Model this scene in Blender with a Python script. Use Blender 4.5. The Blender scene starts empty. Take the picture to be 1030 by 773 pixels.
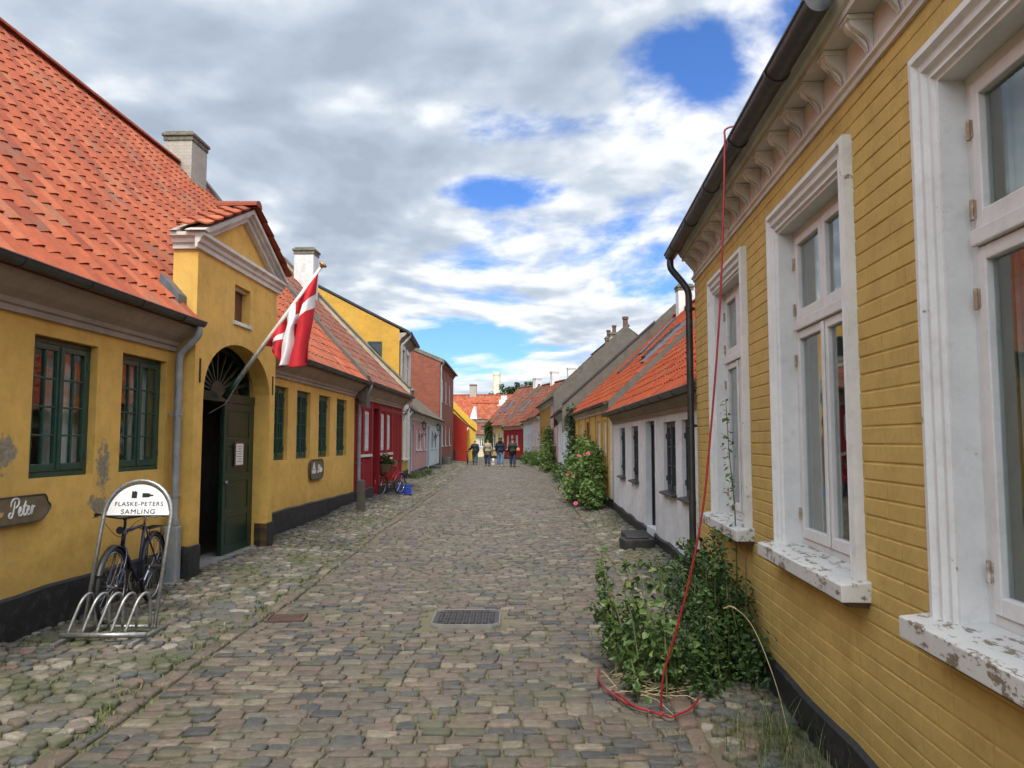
import bpy, math, random
import numpy as np
from mathutils import Vector, Matrix
R=math.radians; PI=math.pi
random.seed(7); rng=np.random.default_rng(11)
SC=bpy.context.scene; COL=SC.collection

# ------------------------------------------------------------------ materials
MATS={}
def newmat(name):
    m=bpy.data.materials.new(name); m.use_nodes=True
    nt=m.node_tree; nt.nodes.clear()
    o=nt.nodes.new('ShaderNodeOutputMaterial'); p=nt.nodes.new('ShaderNodeBsdfPrincipled')
    nt.links.new(p.outputs[0],o.inputs[0]); return m,nt,p,o
def N(nt,t,**kw):
    n=nt.nodes.new(t)
    for k,v in kw.items():
        if k in n.inputs: n.inputs[k].default_value=v
        else: setattr(n,k,v)
    return n
def L(nt,a,b): nt.links.new(a,b)
def c4(c): return (c[0],c[1],c[2],1)
def coords(nt): return N(nt,'ShaderNodeTexCoord').outputs['Object']
def noise(nt,co,scale,detail=4,rough=.55,stretch=None):
    n=N(nt,'ShaderNodeTexNoise',Scale=scale,Detail=detail,Roughness=rough)
    if stretch:
        mp=N(nt,'ShaderNodeMapping'); mp.inputs['Scale'].default_value=stretch; L(nt,co,mp.inputs[0]); co=mp.outputs[0]
    L(nt,co,n.inputs['Vector']); return n.outputs['Fac']
def ramp(nt,fac,stops):
    r=N(nt,'ShaderNodeValToRGB'); e=r.color_ramp.elements
    while len(e)<len(stops): e.new(.5)
    for i,(p,c) in enumerate(stops): e[i].position=p; e[i].color=c4(c) if not isinstance(c,float) else (c,c,c,1)
    L(nt,fac,r.inputs[0]); return r.outputs[0]
def mix(nt,fac,a,b,mode='MIX'):
    m=N(nt,'ShaderNodeMix',data_type='RGBA',blend_type=mode)
    def s(sock,v):
        if isinstance(v,(tuple,list)): sock.default_value=c4(v)
        elif isinstance(v,(int,float)): sock.default_value=v
        else: L(nt,v,sock)
    s(m.inputs[0],fac); s(m.inputs[6],a); s(m.inputs[7],b); return m.outputs[2]
def bump(nt,p,h,strength=.4,dist=.01,prev=None):
    b=N(nt,'ShaderNodeBump',Strength=strength,Distance=dist); L(nt,h,b.inputs['Height'])
    if prev is not None: L(nt,prev,b.inputs['Normal'])
    L(nt,b.outputs[0],p.inputs['Normal']); return b.outputs[0]

def plain(name,col,rough=.6,metal=0.,var=.25,scale=6,bs=.15,dirt=None):
    if name in MATS: return MATS[name]
    m,nt,p,o=newmat(name); co=coords(nt)
    d=tuple(x*(1-var) for x in col); h=tuple(min(1,x*(1+var*.6)) for x in col)
    c=ramp(nt,noise(nt,co,scale,6,.6),[(.3,d),(.7,h)])
    if dirt:
        f=ramp(nt,noise(nt,co,scale*2.3,8,.7),[(.52,0.),(.7,1.)]); c=mix(nt,f,c,dirt)
    L(nt,c,p.inputs['Base Color']); p.inputs['Roughness'].default_value=rough; p.inputs['Metallic'].default_value=metal
    if bs: bump(nt,p,noise(nt,co,scale*8,5),bs,.004)
    MATS[name]=m; return m

def plaster(name,col,stain=(.30,.27,.2),amount=.5,patches=(),und=.6,damp=None,courses=0.):
    """lime-washed wall: cloudy wash, worn streaks, and grey patches where the wash has come off"""
    m,nt,p,o=newmat(name); co=coords(nt)
    a=tuple(x*.80 for x in col); b=tuple(min(1,x*1.12) for x in col)
    c=ramp(nt,noise(nt,co,.9,8,.62),[(.28,a),(.72,b)])
    f=ramp(nt,noise(nt,co,5,8,.72),[(.46,0.),(.78,1.)])
    c=mix(nt,f,c,tuple(x*.72 for x in col))
    f2=noise(nt,co,2.2,9,.75,(1,1,.45)); f2=ramp(nt,f2,[(.56-.02*amount,0.),(.75,amount*.8)])
    c=mix(nt,f2,c,stain)
    if damp:
        sz=N(nt,'ShaderNodeSeparateXYZ'); L(nt,co,sz.inputs[0]); mr=N(nt,'ShaderNodeMapRange'); L(nt,sz.outputs[2],mr.inputs[0]); mr.inputs[1].default_value=damp[0]; mr.inputs[2].default_value=damp[1]; mr.inputs[3].default_value=.42; mr.inputs[4].default_value=-.25
        ad=N(nt,'ShaderNodeMath',operation='ADD'); L(nt,mr.outputs[0],ad.inputs[0]); L(nt,noise(nt,co,3.2,9,.7,(1,1,1.6)),ad.inputs[1]); c=mix(nt,ramp(nt,ad.outputs[0],[(.60,0.),(.95,.65)]),c,tuple(x*.62 for x in col))
        stv=noise(nt,co,9,6,.65,(1,1,.07)); c=mix(nt,ramp(nt,stv,[(.58,0.),(.72,.32)]),c,tuple(x*.66 for x in col))
    speck=ramp(nt,noise(nt,co,38,3,.6),[(.66,0.),(.74,.5)]); c=mix(nt,speck,c,tuple(x*.45 for x in col))
    pit=None
    if patches:
        acc=None; nz=noise(nt,co,7,8,.7)
        for (x,z,rx,rz) in patches:
            mp=N(nt,'ShaderNodeMapping'); mp.inputs['Location'].default_value=(-x/rx,0,-z/rz); mp.inputs['Scale'].default_value=(1/rx,0,1/rz)
            L(nt,co,mp.inputs[0]); ln=N(nt,'ShaderNodeVectorMath',operation='LENGTH'); L(nt,mp.outputs[0],ln.inputs[0])
            ma=N(nt,'ShaderNodeMath',operation='MULTIPLY_ADD'); L(nt,nz,ma.inputs[0]); ma.inputs[1].default_value=2.4; 
            sb=N(nt,'ShaderNodeMath',operation='SUBTRACT'); sb.inputs[0].default_value=-.55; L(nt,ln.outputs['Value'],sb.inputs[1]); L(nt,sb.outputs[0],ma.inputs[2])
            acc=ma.outputs[0] if acc is None else (lambda mx:(L(nt,acc,mx.inputs[0]),L(nt,ma.outputs[0],mx.inputs[1]),mx.outputs[0])[2])(N(nt,'ShaderNodeMath',operation='MAXIMUM'))
        pit=ramp(nt,acc,[(.0,0.),(.22,1.)])
        pc=ramp(nt,noise(nt,co,22,8,.8),[(.3,(.13,.11,.075)),(.5,(.27,.23,.15)),(.72,(.46,.41,.30))])
        c=mix(nt,pit,c,pc)
    L(nt,c,p.inputs['Base Color']); p.inputs['Roughness'].default_value=.9; p.inputs['Specular IOR Level'].default_value=.25
    b1=bump(nt,p,noise(nt,co,2.6,3,.5),und,.035)
    if courses:
        sp=N(nt,'ShaderNodeSeparateXYZ'); L(nt,co,sp.inputs[0]); wv=N(nt,'ShaderNodeMath',operation='MULTIPLY_ADD'); L(nt,noise(nt,co,1.5,3),wv.inputs[0]); wv.inputs[1].default_value=.05; L(nt,sp.outputs[2],wv.inputs[2]); cbb=N(nt,'ShaderNodeCombineXYZ'); L(nt,sp.outputs[0],cbb.inputs[0]); L(nt,wv.outputs[0],cbb.inputs[1])
        bk=N(nt,'ShaderNodeTexBrick'); bk.inputs['Scale'].default_value=1; bk.inputs['Brick Width'].default_value=.24; bk.inputs['Row Height'].default_value=.077; bk.inputs['Mortar Size'].default_value=.012; bk.inputs['Mortar Smooth'].default_value=.9; L(nt,cbb.outputs[0],bk.inputs[0])
        mm=N(nt,'ShaderNodeMath',operation='MULTIPLY'); L(nt,bk.outputs['Fac'],mm.inputs[0]); L(nt,ramp(nt,noise(nt,co,.8,3),[(.4,.15),(.65,1.)]),mm.inputs[1]); b1=bump(nt,p,mm.outputs[0],-courses,.006,b1)
    b2=bump(nt,p,noise(nt,co,26,8,.65),.35,.008,b1)
    if pit is not None:
        iv=N(nt,'ShaderNodeMath',operation='MULTIPLY'); L(nt,pit,iv.inputs[0]); L(nt,noise(nt,co,30,6,.8),iv.inputs[1]); bump(nt,p,iv.outputs[0],-.9,.02,b2)
    MATS[name]=m; return m

def attr_mat(name,stops,rough=.85,noise_scale=30,dark=.55,moss=None,bs=.5,bd=.004,moss_scale=1.5,moss_th=.55,speck=.45):
    """per-piece colour from the 'rnd' attribute (tiles, setts, leaves), broken up by noise"""
    m,nt,p,o=newmat(name); co=coords(nt)
    at=N(nt,'ShaderNodeAttribute',attribute_name='rnd')
    c=ramp(nt,at.outputs['Fac'],stops)
    f=ramp(nt,noise(nt,co,noise_scale,6,.7),[(.35,1.),(.75,0.)])
    c=mix(nt,f,c,mix(nt,1.,c,(dark,dark,dark),'MULTIPLY'))
    f=ramp(nt,noise(nt,co,noise_scale*3.2,4,.7),[(.6,0.),(.75,speck)]); c=mix(nt,f,c,(.45,.43,.38) if max(stops[-1][1])<.7 else (.6,.6,.55))
    if moss:
        f=ramp(nt,noise(nt,co,moss_scale,9,.75),[(moss_th,0.),(moss_th+.16,1.)]); c=mix(nt,f,c,moss)
    L(nt,c,p.inputs['Base Color']); p.inputs['Roughness'].default_value=rough
    if bs: bump(nt,p,noise(nt,co,noise_scale*1.6,6,.7),bs,bd)
    MATS[name]=m; return m

def glass_mat(name='window_glass',tint=(.86,.9,.88),refl=1.0):
    if name in MATS: return MATS[name]
    m=bpy.data.materials.new(name); m.use_nodes=True; nt=m.node_tree; nt.nodes.clear()
    o=nt.nodes.new('ShaderNodeOutputMaterial'); mx=nt.nodes.new('ShaderNodeMixShader')
    t=nt.nodes.new('ShaderNodeBsdfTransparent'); t.inputs[0].default_value=c4(tint)
    g=nt.nodes.new('ShaderNodeBsdfGlossy'); g.inputs['Roughness'].default_value=.015; g.inputs[0].default_value=(refl,refl,refl,1)
    geo=nt.nodes.new('ShaderNodeNewGeometry'); dt=N(nt,'ShaderNodeVectorMath',operation='DOT_PRODUCT'); L(nt,geo.outputs['Normal'],dt.inputs[0]); L(nt,geo.outputs['Incoming'],dt.inputs[1])
    ab=N(nt,'ShaderNodeMath',operation='ABSOLUTE'); L(nt,dt.outputs['Value'],ab.inputs[0]); om=N(nt,'ShaderNodeMath',operation='SUBTRACT',use_clamp=True); om.inputs[0].default_value=1.; L(nt,ab.outputs[0],om.inputs[1])
    pw=N(nt,'ShaderNodeMath',operation='POWER'); L(nt,om.outputs[0],pw.inputs[0]); pw.inputs[1].default_value=4.; fr=N(nt,'ShaderNodeMath',operation='MULTIPLY_ADD'); L(nt,pw.outputs[0],fr.inputs[0]); fr.inputs[1].default_value=.92; fr.inputs[2].default_value=.06
    co=coords(nt); b=N(nt,'ShaderNodeBump',Strength=.06,Distance=.02); L(nt,noise(nt,co,3.5,2),b.inputs['Height']); L(nt,b.outputs[0],g.inputs['Normal'])
    L(nt,fr.outputs[0],mx.inputs[0]); L(nt,t.outputs[0],mx.inputs[1]); L(nt,g.outputs[0],mx.inputs[2]); L(nt,mx.outputs[0],o.inputs[0])
    MATS[name]=m; return m

def peeling(name,paint=(.78,.77,.74),under=(.22,.17,.12),amount=.5,scale=14,stretch=(1,1,1),grey=(.5,.49,.46)):
    m,nt,p,o=newmat(name); co=coords(nt)
    c=ramp(nt,noise(nt,co,4,8,.7),[(.3,tuple(x*.86 for x in paint)),(.6,paint)])
    f=ramp(nt,noise(nt,co,9,8,.75,stretch),[(.5,0.),(.8,.7)]); c=mix(nt,f,c,grey)
    pk=noise(nt,co,scale,9,.72,stretch); f=ramp(nt,pk,[(.66-.14*amount,0.),(.69-.14*amount,1.)]); c=mix(nt,f,c,under)
    L(nt,c,p.inputs['Base Color']); p.inputs['Roughness'].default_value=.55
    b=bump(nt,p,f,-.8,.004); bump(nt,p,noise(nt,co,22,6,.7),.35,.006,b)
    MATS[name]=m; return m

# ------------------------------------------------------------------ mesh helpers
class MB:
    def __init__(s): s.v=[]; s.f=[]
    def add(s,vs,fs):
        k=len(s.v); s.v+= [tuple(v) for v in vs]; s.f+=[tuple(i+k for i in f) for f in fs]; return s
    def box(s,x0,x1,y0,y1,z0,z1):
        return s.add([(x0,y0,z0),(x1,y0,z0),(x1,y1,z0),(x0,y1,z0),(x0,y0,z1),(x1,y0,z1),(x1,y1,z1),(x0,y1,z1)],
                     [(0,3,2,1),(4,5,6,7),(0,1,5,4),(1,2,6,5),(2,3,7,6),(3,0,4,7)])
    def prism_x(s,poly,x0,x1):      # poly of (y,z), extruded along x
        n=len(poly); vs=[(x0,y,z) for y,z in poly]+[(x1,y,z) for y,z in poly]
        return s.add(vs,[(i,(i+1)%n,(i+1)%n+n,i+n) for i in range(n)]+[tuple(range(n))[::-1],tuple(range(n,2*n))])
    def prism_y(s,poly,y0,y1):      # poly of (x,z)
        n=len(poly); vs=[(x,y0,z) for x,z in poly]+[(x,y1,z) for x,z in poly]
        return s.add(vs,[(i,i+n,(i+1)%n+n,(i+1)%n) for i in range(n)]+[tuple(range(n)),tuple(range(n,2*n))[::-1]])
    def prism_z(s,poly,z0,z1):      # poly of (x,y)
        n=len(poly); vs=[(x,y,z0) for x,y in poly]+[(x,y,z1) for x,y in poly]
        return s.add(vs,[(i,(i+1)%n,(i+1)%n+n,i+n) for i in range(n)]+[tuple(range(n))[::-1],tuple(range(n,2*n))])
    def tube(s,pts,r,n=8,closed=False):
        pts=[Vector(p) for p in pts]; m=len(pts)
        rs=r if isinstance(r,(list,tuple)) else [r]*m
        up=None; rings=[]
        for i,p in enumerate(pts):
            a=pts[(i-1)%m] if (closed or i>0) else p; b=pts[(i+1)%m] if (closed or i<m-1) else p
            t=(b-a); t=t.normalized() if t.length>1e-9 else Vector((0,0,1))
            if up is None:
                up=Vector((0,0,1)) if abs(t.z)<.9 else Vector((1,0,0))
            u=(up-t*up.dot(t)); u=u.normalized() if u.length>1e-6 else t.orthogonal().normalized()
            up=u; w=t.cross(u)
            rings.append([p+(u*math.cos(2*PI*k/n)+w*math.sin(2*PI*k/n))*rs[i] for k in range(n)])
        vs=[q for rg in rings for q in rg]; fs=[]
        for i in range(m if closed else m-1):
            j=(i+1)%m
            for k in range(n): fs.append((i*n+k,i*n+(k+1)%n,j*n+(k+1)%n,j*n+k))
        if not closed: fs.append(tuple(range(n))[::-1]); fs.append(tuple((m-1)*n+k for k in range(n)))
        return s.add(vs,fs)
    def lathe(s,prof,cx=0,cy=0,n=16,z=0):  # prof of (r,z)
        vs=[];fs=[];m=len(prof)
        for r,h in prof:
            for k in range(n): vs.append((cx+r*math.cos(2*PI*k/n),cy+r*math.sin(2*PI*k/n),z+h))
        for i in range(m-1):
            for k in range(n): fs.append((i*n+k,i*n+(k+1)%n,(i+1)*n+(k+1)%n,(i+1)*n+k))
        fs.append(tuple(range(n))[::-1]); fs.append(tuple((m-1)*n+k for k in range(n)))
        return s.add(vs,fs)
    def xf(s,M):
        s.v=[tuple(M@Vector(v)) for v in s.v]; return s
    def build(s,name,mat,parent=None,bevel=0,smooth=False,loc=None,rot=None):
        me=bpy.data.meshes.new(name); me.from_pydata(s.v,[],s.f); me.update()
        if mat: me.materials.append(mat)
        if smooth:
            for p in me.polygons: p.use_smooth=True
        o=bpy.data.objects.new(name,me); COL.objects.link(o)
        if parent: o.parent=parent
        if loc: o.location=loc
        if rot: o.rotation_euler=rot
        if bevel:
            b=o.modifiers.new('bevel','BEVEL'); b.width=bevel; b.segments=2; b.limit_method='ANGLE'
        return o
def smooth_by_angle(o,ang=40):
    me=o.data
    for p in me.polygons: p.use_smooth=True
    try: me.set_sharp_from_angle(angle=R(ang))
    except Exception: pass
    return o
def fast(name,verts,quads,tris,mat,parent=None,rnd=None,smooth=False):
    verts=np.asarray(verts,np.float32); me=bpy.data.meshes.new(name)
    q=np.asarray(quads,np.int32).reshape(-1,4) if quads is not None else np.zeros((0,4),np.int32)
    t=np.asarray(tris,np.int32).reshape(-1,3) if tris is not None else np.zeros((0,3),np.int32)
    me.vertices.add(len(verts)); me.vertices.foreach_set('co',verts.ravel())
    idx=np.concatenate([q.ravel(),t.ravel()]); me.loops.add(len(idx)); me.loops.foreach_set('vertex_index',idx)
    st=np.concatenate([np.arange(len(q))*4,len(q)*4+np.arange(len(t))*3]).astype(np.int32)
    me.polygons.add(len(st)); me.polygons.foreach_set('loop_start',st)
    me.polygons.foreach_set('use_smooth',np.full(len(st),bool(smooth)))
    me.update(calc_edges=True); me.validate()
    if rnd is not None:
        a=me.attributes.new('rnd','FLOAT','POINT'); a.data.foreach_set('value',np.asarray(rnd,np.float32))
    me.materials.append(mat)
    o=bpy.data.objects.new(name,me); COL.objects.link(o)
    if parent: o.parent=parent
    return o
def thing(name,label,cat,loc=(0,0,0),rz=0,group=None,kind=None):
    o=bpy.data.objects.new(name,None); COL.objects.link(o); o.location=loc; o.rotation_euler=(0,0,rz)
    o.empty_display_size=.2; return tag(o,label,cat,group,kind)
def tag(o,label=None,cat=None,group=None,kind=None):
    if label: o['label']=label
    if cat: o['category']=cat
    if group: o['group']=group
    if kind: o['kind']=kind
    return o
def pl(v,pts): # piecewise linear
    return np.interp(v,[p[0] for p in pts],[p[1] for p in pts])

# ------------------------------------------------------------------ terrain
KL=[(-5,-2.45),(5.4,-2.39),(7.8,-2.34),(12.3,-2.43),(23.4,-2.5),(47,-2.9),(56,-3.1),(64,-4.2),(70,-7),(80,-16)]
KR=[(-5,.72),(0,.85),(4.25,.99),(10,1.27),(21.7,1.5),(34,1.56),(45,1.3),(55,.55),(62,-.7),(68,-3.4),(72,-7),(80,-14)]
def kl(y): return pl(y,KL)
def kr(y): return pl(y,KR)
def sst(t): t=np.clip(t,0,1); return t*t*(3-2*t)
def gz(x,y):
    x=np.asarray(x,float); y=np.asarray(y,float); a=kl(y); b=kr(y)
    m=(a+b)/2; w=(b-a)/2+1e-6
    crown=.035*(1-np.clip(np.abs((x-m)/w),0,1)**2)
    left=pl(y,[(0,.02),(9,.03),(11.3,.07),(17,.20),(30,.19),(60,.12),(90,0)])*sst((a-x)/1.3)+.02*sst((a-x)/.08)
    right=pl(y,[(0,.02),(10,.04),(16,.06),(27,.15),(50,.15),(70,.05),(90,0)])*sst((x-b)/.8)+.02*sst((x-b)/.08)
    wob=.012*np.sin(x*2.1+y*.9)+.010*np.sin(x*1.1-y*1.7+2)
    return crown+left+right+wob*(np.abs(x)<8)-.02
def gzf(x,y): return float(gz(x,y))
# ------------------------------------------------------------------ ground, setts, cobbles
xs=np.concatenate([[-900,-300,-100,-40,-20,-12,-8],np.arange(-5.5,4.01,.1),[6,9,14,25,50,120,300,900]])
ys=np.concatenate([[-300,-60,-20,-8],np.arange(-4,30,.2),np.arange(30,80,.5),[84,90,100,120,160,240,400,900,1500]])
gx,gy=np.meshgrid(xs,ys); V=np.stack([gx,gy,gz(gx,gy)-.004],-1).reshape(-1,3); nx=len(xs); ny=len(ys)
i,j=np.meshgrid(np.arange(nx-1),np.arange(ny-1)); k=(j*nx+i).ravel()
m,nt,p,o=newmat('joint_earth'); co=coords(nt)
c=ramp(nt,noise(nt,co,3,8,.7),[(.3,(.085,.068,.045)),(.7,(.19,.155,.105))])
f=ramp(nt,noise(nt,co,.75,10,.75),[(.47,0.),(.62,1.)]); g=ramp(nt,noise(nt,co,40,4,.7),[(.3,(.035,.05,.012)),(.7,(.12,.14,.035))]); c=mix(nt,f,c,g)
f=ramp(nt,noise(nt,co,60,3,.7),[(.62,0.),(.72,.7)]); c=mix(nt,f,c,(.30,.27,.21))
L(nt,c,p.inputs['Base Color']); p.inputs['Roughness'].default_value=.95; bump(nt,p,noise(nt,co,50,6,.8),.9,.012)
EARTH=m
tag(fast('ground',V,np.stack([k,k+1,k+1+nx,k+nx],1),None,EARTH,smooth=True),'earth and moss between the stones of the street',kind='structure')

STONE=[(0,(0.060,0.058,0.056)),(.12,(0.082,0.080,0.076)),(.28,(0.125,0.108,0.082)),(.42,(0.172,0.137,0.095)),(.55,(0.112,0.091,0.069)),(.68,(0.163,0.123,0.090)),(.8,(0.155,0.106,0.080)),(.9,(0.249,0.207,0.144)),(1,(0.095,0.090,0.076))]
SETT=attr_mat('granite_sett',STONE,rough=.66,noise_scale=24,dark=.5,moss=(.075,.078,.035),bs=.9,bd=.008,moss_scale=1.6,moss_th=.52)
COB=attr_mat('field_cobble',[(0,(.11,.115,.12)),(.2,(.12,.115,.105)),(.45,(.17,.15,.115)),(.62,(.155,.12,.092)),(.8,(.22,.19,.145)),(.94,(.34,.30,.24)),(1,(.22,.11,.085))],rough=.78,noise_scale=30,dark=.5,moss=(.06,.068,.024),bs=.7,bd=.006,moss_scale=1.3,moss_th=.46,speck=.3)
def stones(name,cx,cy,hx,hy,rot,irr,hgt,mat,label,sq=.36):
    n=len(cx); K=10
    ang=np.linspace(0,2*PI,K,endpoint=False)+.31
    ca,sa=np.cos(ang),np.sin(ang)
    e=sq # superellipse exponent
    bx=np.sign(ca)*np.abs(ca)**e; by=np.sign(sa)*np.abs(sa)**e
    rad=1+irr*(rng.random((n,K))-.5)
    px=bx*rad*hx[:,None]; py=by*rad*hy[:,None]
    co_,si_=np.cos(rot)[:,None],np.sin(rot)[:,None]
    X=px*co_-py*si_; Y=px*si_+py*co_
    base=gz(cx,cy); hj=hgt*(.55+.9*rng.random(n)); tx=(rng.random(n)-.5)*.10; ty=(rng.random(n)-.5)*.12
    rings=[]
    for sc,hz in ((1.,-.5),(.985,.40),(.93,.84),(.66,1.0)):
        xx=X*sc;yy=Y*sc
        zz=base[:,None]+hj[:,None]*hz+(xx*tx[:,None]+yy*ty[:,None])
        rings.append(np.stack([cx[:,None]+xx,cy[:,None]+yy,zz],-1))
    cen=np.stack([cx,cy,base+hj*1.02],-1)[:,None,:]
    V=np.concatenate(rings+[cen],1); S=4*K+1
    q=[];t=[]
    for r in range(3):
        for a in range(K): b=(a+1)%K; q.append((r*K+a,r*K+b,(r+1)*K+b,(r+1)*K+a))
    for a in range(K): t.append((3*K+a,3*K+(a+1)%K,4*K))
    off=(np.arange(n)*S)[:,None,None]
    q=(np.array(q)[None]+off).reshape(-1,4); t=(np.array(t)[None]+off).reshape(-1,3)
    rn=np.repeat(rng.random(n),S)
    return tag(fast(name,V.reshape(-1,3),q,t,mat,rnd=rn,smooth=True),label,kind='structure')

MAN=(-.40,6.86,.31)      # manhole centre and half size
DRN=(-2.02,6.9,.17,.14)
# road setts: rows across the street, following the kerbs
cx=[];cy=[];hx=[];hy=[];ro=[]
y=2.2
while y<74:
    rowd=.080+.038*random.random()
    if y>40: rowd*=1.35
    a=float(kl(y)); b=float(kr(y)); x=a+.16; sk=(random.random()-.5)*.02
    while x<b-.08:
        w=random.uniform(.095,.205)
        if random.random()<.12: w*=1.25
        if y>40: w*=1.3
        xc=x+w/2; t=(xc-a)/(b-a)
        yc=y+rowd/2+.055*math.sin(xc*1.3+y*.35)+.035*math.sin(xc*3.3+1.7*y)+sk*(xc)
        if not(abs(xc-MAN[0])<MAN[2]+w/2-.01 and abs(yc-MAN[1])<MAN[2]+rowd/2-.01) and not(abs(xc-DRN[0])<DRN[2]+w/2 and abs(yc-DRN[1])<DRN[3]+rowd/2):
            cx.append(xc+random.uniform(-.006,.006)); cy.append(yc+random.uniform(-.01,.01)); hx.append(w/2-.003-random.random()*.005); hy.append(rowd/2-.002-random.random()*.005); ro.append(random.gauss(0,.035))
        x+=w
    y+=rowd
A=np.array
stones('road',A(cx),A(cy),A(hx),A(hy),A(ro),.22,.014,SETT,'uneven grey and pink granite setts paving the street')
# kerb: one line of long flat stones on each side
cx=[];cy=[];hx=[];hy=[];ro=[]
for side in (0,1):
    y=2.0
    while y<66:
        l=random.uniform(.15,.36); f_=kl if side==0 else kr
        x0=float(f_(y)); x1=float(f_(y+l)); xc=(x0+x1)/2
        cx.append(xc+(.07 if side==0 else -.0)+random.uniform(-.012,.012)); cy.append(y+l/2); hx.append(random.uniform(.05,.072)); hy.append(l/2-.006); ro.append(-math.atan2(x1-x0,l)+random.gauss(0,.02)); y+=l
stones('kerb',A(cx),A(cy),A(hx),A(hy),A(ro),.14,.026,SETT,'long flat kerb stones along both edges of the street',sq=.3)
# pavements: round field cobbles
def pave(name,side,label,y1=62):
    cx=[];cy=[];hx=[];hy=[];ro=[]
    y=1.5;row=0
    while y<y1:
        s=.115 if y<30 else .2
        if side==0: xa=pl(y,[(0,-4.2),(8.3,-3.92),(8.5,-4.1),(11,-4.1),(17,-3.7),(23.5,-3.6),(24,-4.2),(60,-4.6)]); xb=float(kl(y))-.03
        else: xa=float(kr(y))+.11; xb=pl(y,[(0,1.36),(7.3,1.85),(7.6,2.2),(27,2.35),(37,2.3),(50,1.95),(60,1.0),(66,-.6)])
        x=xa+(row%2)*s*.5
        while x<xb:
            r=s*random.uniform(.33,.52)*(1.25 if random.random()<.12 else 1)
            if side==0 and y<9.5 and xb-x<.55 : r*=1.15
            cx.append(x+random.uniform(-.025,.025)); cy.append(y+random.uniform(-.025,.025)); hx.append(r*random.uniform(.85,1.25)); hy.append(r*random.uniform(.8,1.05)); ro.append(random.uniform(-.6,.6)); x+=s*random.uniform(.85,1.2)
        y+=s*.82; row+=1
    return stones(name,A(cx),A(cy),A(hx),A(hy),A(ro),.40,.022,COB,label,sq=.66)
pave('pavement',0,'rounded field cobbles of the wide pavement by the museum')
pave('pavement',1,'rounded field cobbles of the narrow pavement by the white cottage')

# ------------------------------------------------------------------ foliage
def leaves(centres,radii,n,size,fold=.25,seed=1,shape='ell',flat=.0):
    """n leaf faces spread through blobs; returns verts, tris, rnd"""
    g=np.random.default_rng(seed); m_=len(centres); C=np.array(centres,float); Rr=np.array(radii,float)
    if Rr.ndim==1: Rr=np.repeat(Rr[:,None],3,1)
    w=Rr.prod(1)**.8; idx=g.choice(m_,n,p=w/w.sum())
    d=g.normal(size=(n,3)); d/=np.linalg.norm(d,axis=1)[:,None]
    r=g.random(n)**.42*(1+.18*g.normal(size=n))
    P=C[idx]+d*Rr[idx]*r[:,None]
    a=g.normal(size=(n,3)); a[:,2]*=.6; a[:,2]-=.25; a/=np.linalg.norm(a,axis=1)[:,None]
    up=np.tile([0,0,1.],(n,1))*1.1+g.normal(size=(n,3))*.6+d*.5
    b=np.cross(a,up); b/=np.linalg.norm(b,axis=1)[:,None]+1e-9; nn=np.cross(b,a)
    s=size*(.4+1.15*g.random(n)**1.6)[:,None]
    p0=P-a*s*.5; p1=P+b*s*.36-a*s*.12+nn*s*fold*.4; p2=P+b*s*.26+a*s*.22+nn*s*fold*.4; p3=P+a*s*.55-nn*s*.1; p4=P-b*s*.26+a*s*.22+nn*s*fold*.4; p5=P-b*s*.36-a*s*.12+nn*s*fold*.4
    V=np.stack([p0,p1,p2,p3,p4,p5],1).reshape(-1,3)
    k=np.arange(n)*6
    q=np.concatenate([np.stack([k,k+1,k+2,k+3],1),np.stack([k,k+3,k+4,k+5],1)])
    clump=g.random(m_)[idx]*.45+g.random(n)*.55
    return V,q,np.repeat(clump,6)
def leaf_mat(name,stops,rough=.5):
    m,nt,p,o=newmat(name); at=N(nt,'ShaderNodeAttribute',attribute_name='rnd'); c=ramp(nt,at.outputs['Fac'],stops)
    f=ramp(nt,noise(nt,coords(nt),25,4),[(.4,1.),(.7,.7)]); c=mix(nt,1.,c,f,'MULTIPLY')
    L(nt,c,p.inputs['Base Color']); p.inputs['Roughness'].default_value=rough
    tr=N(nt,'ShaderNodeBsdfTranslucent'); L(nt,c,tr.inputs[0]); mx=N(nt,'ShaderNodeMixShader'); mx.inputs[0].default_value=.3
    L(nt,p.outputs[0],mx.inputs[1]); L(nt,tr.outputs[0],mx.inputs[2]); L(nt,mx.outputs[0],o.inputs[0]); MATS[name]=m; return m
LEAF_D=leaf_mat('leaf_dark_green',[(0,(.025,.06,.014)),(.5,(.05,.11,.025)),(.85,(.09,.16,.035)),(1,(.16,.22,.06))])
LEAF_M=leaf_mat('leaf_mid_green',[(0,(.05,.10,.022)),(.5,(.11,.19,.04)),(.85,(.20,.28,.07)),(1,(.34,.33,.12))])
LEAF_T=leaf_mat('leaf_tree',[(0,(.025,.055,.02)),(.5,(.05,.10,.03)),(1,(.10,.17,.05))])
STEM=plain('plant_stem',(.12,.13,.05),.7); DRYSTEM=plain('dry_stem',(.38,.31,.17),.8); BARK=plain('bark',(.11,.085,.06),.9)
PINK=plain('rose_petal',(.55,.06,.12),.6,bs=0); PINKP=plain('rose_petal_pale',(.75,.42,.36),.6,bs=0); YELP=plain('petal_cream',(.8,.62,.35),.6,bs=0)
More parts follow.
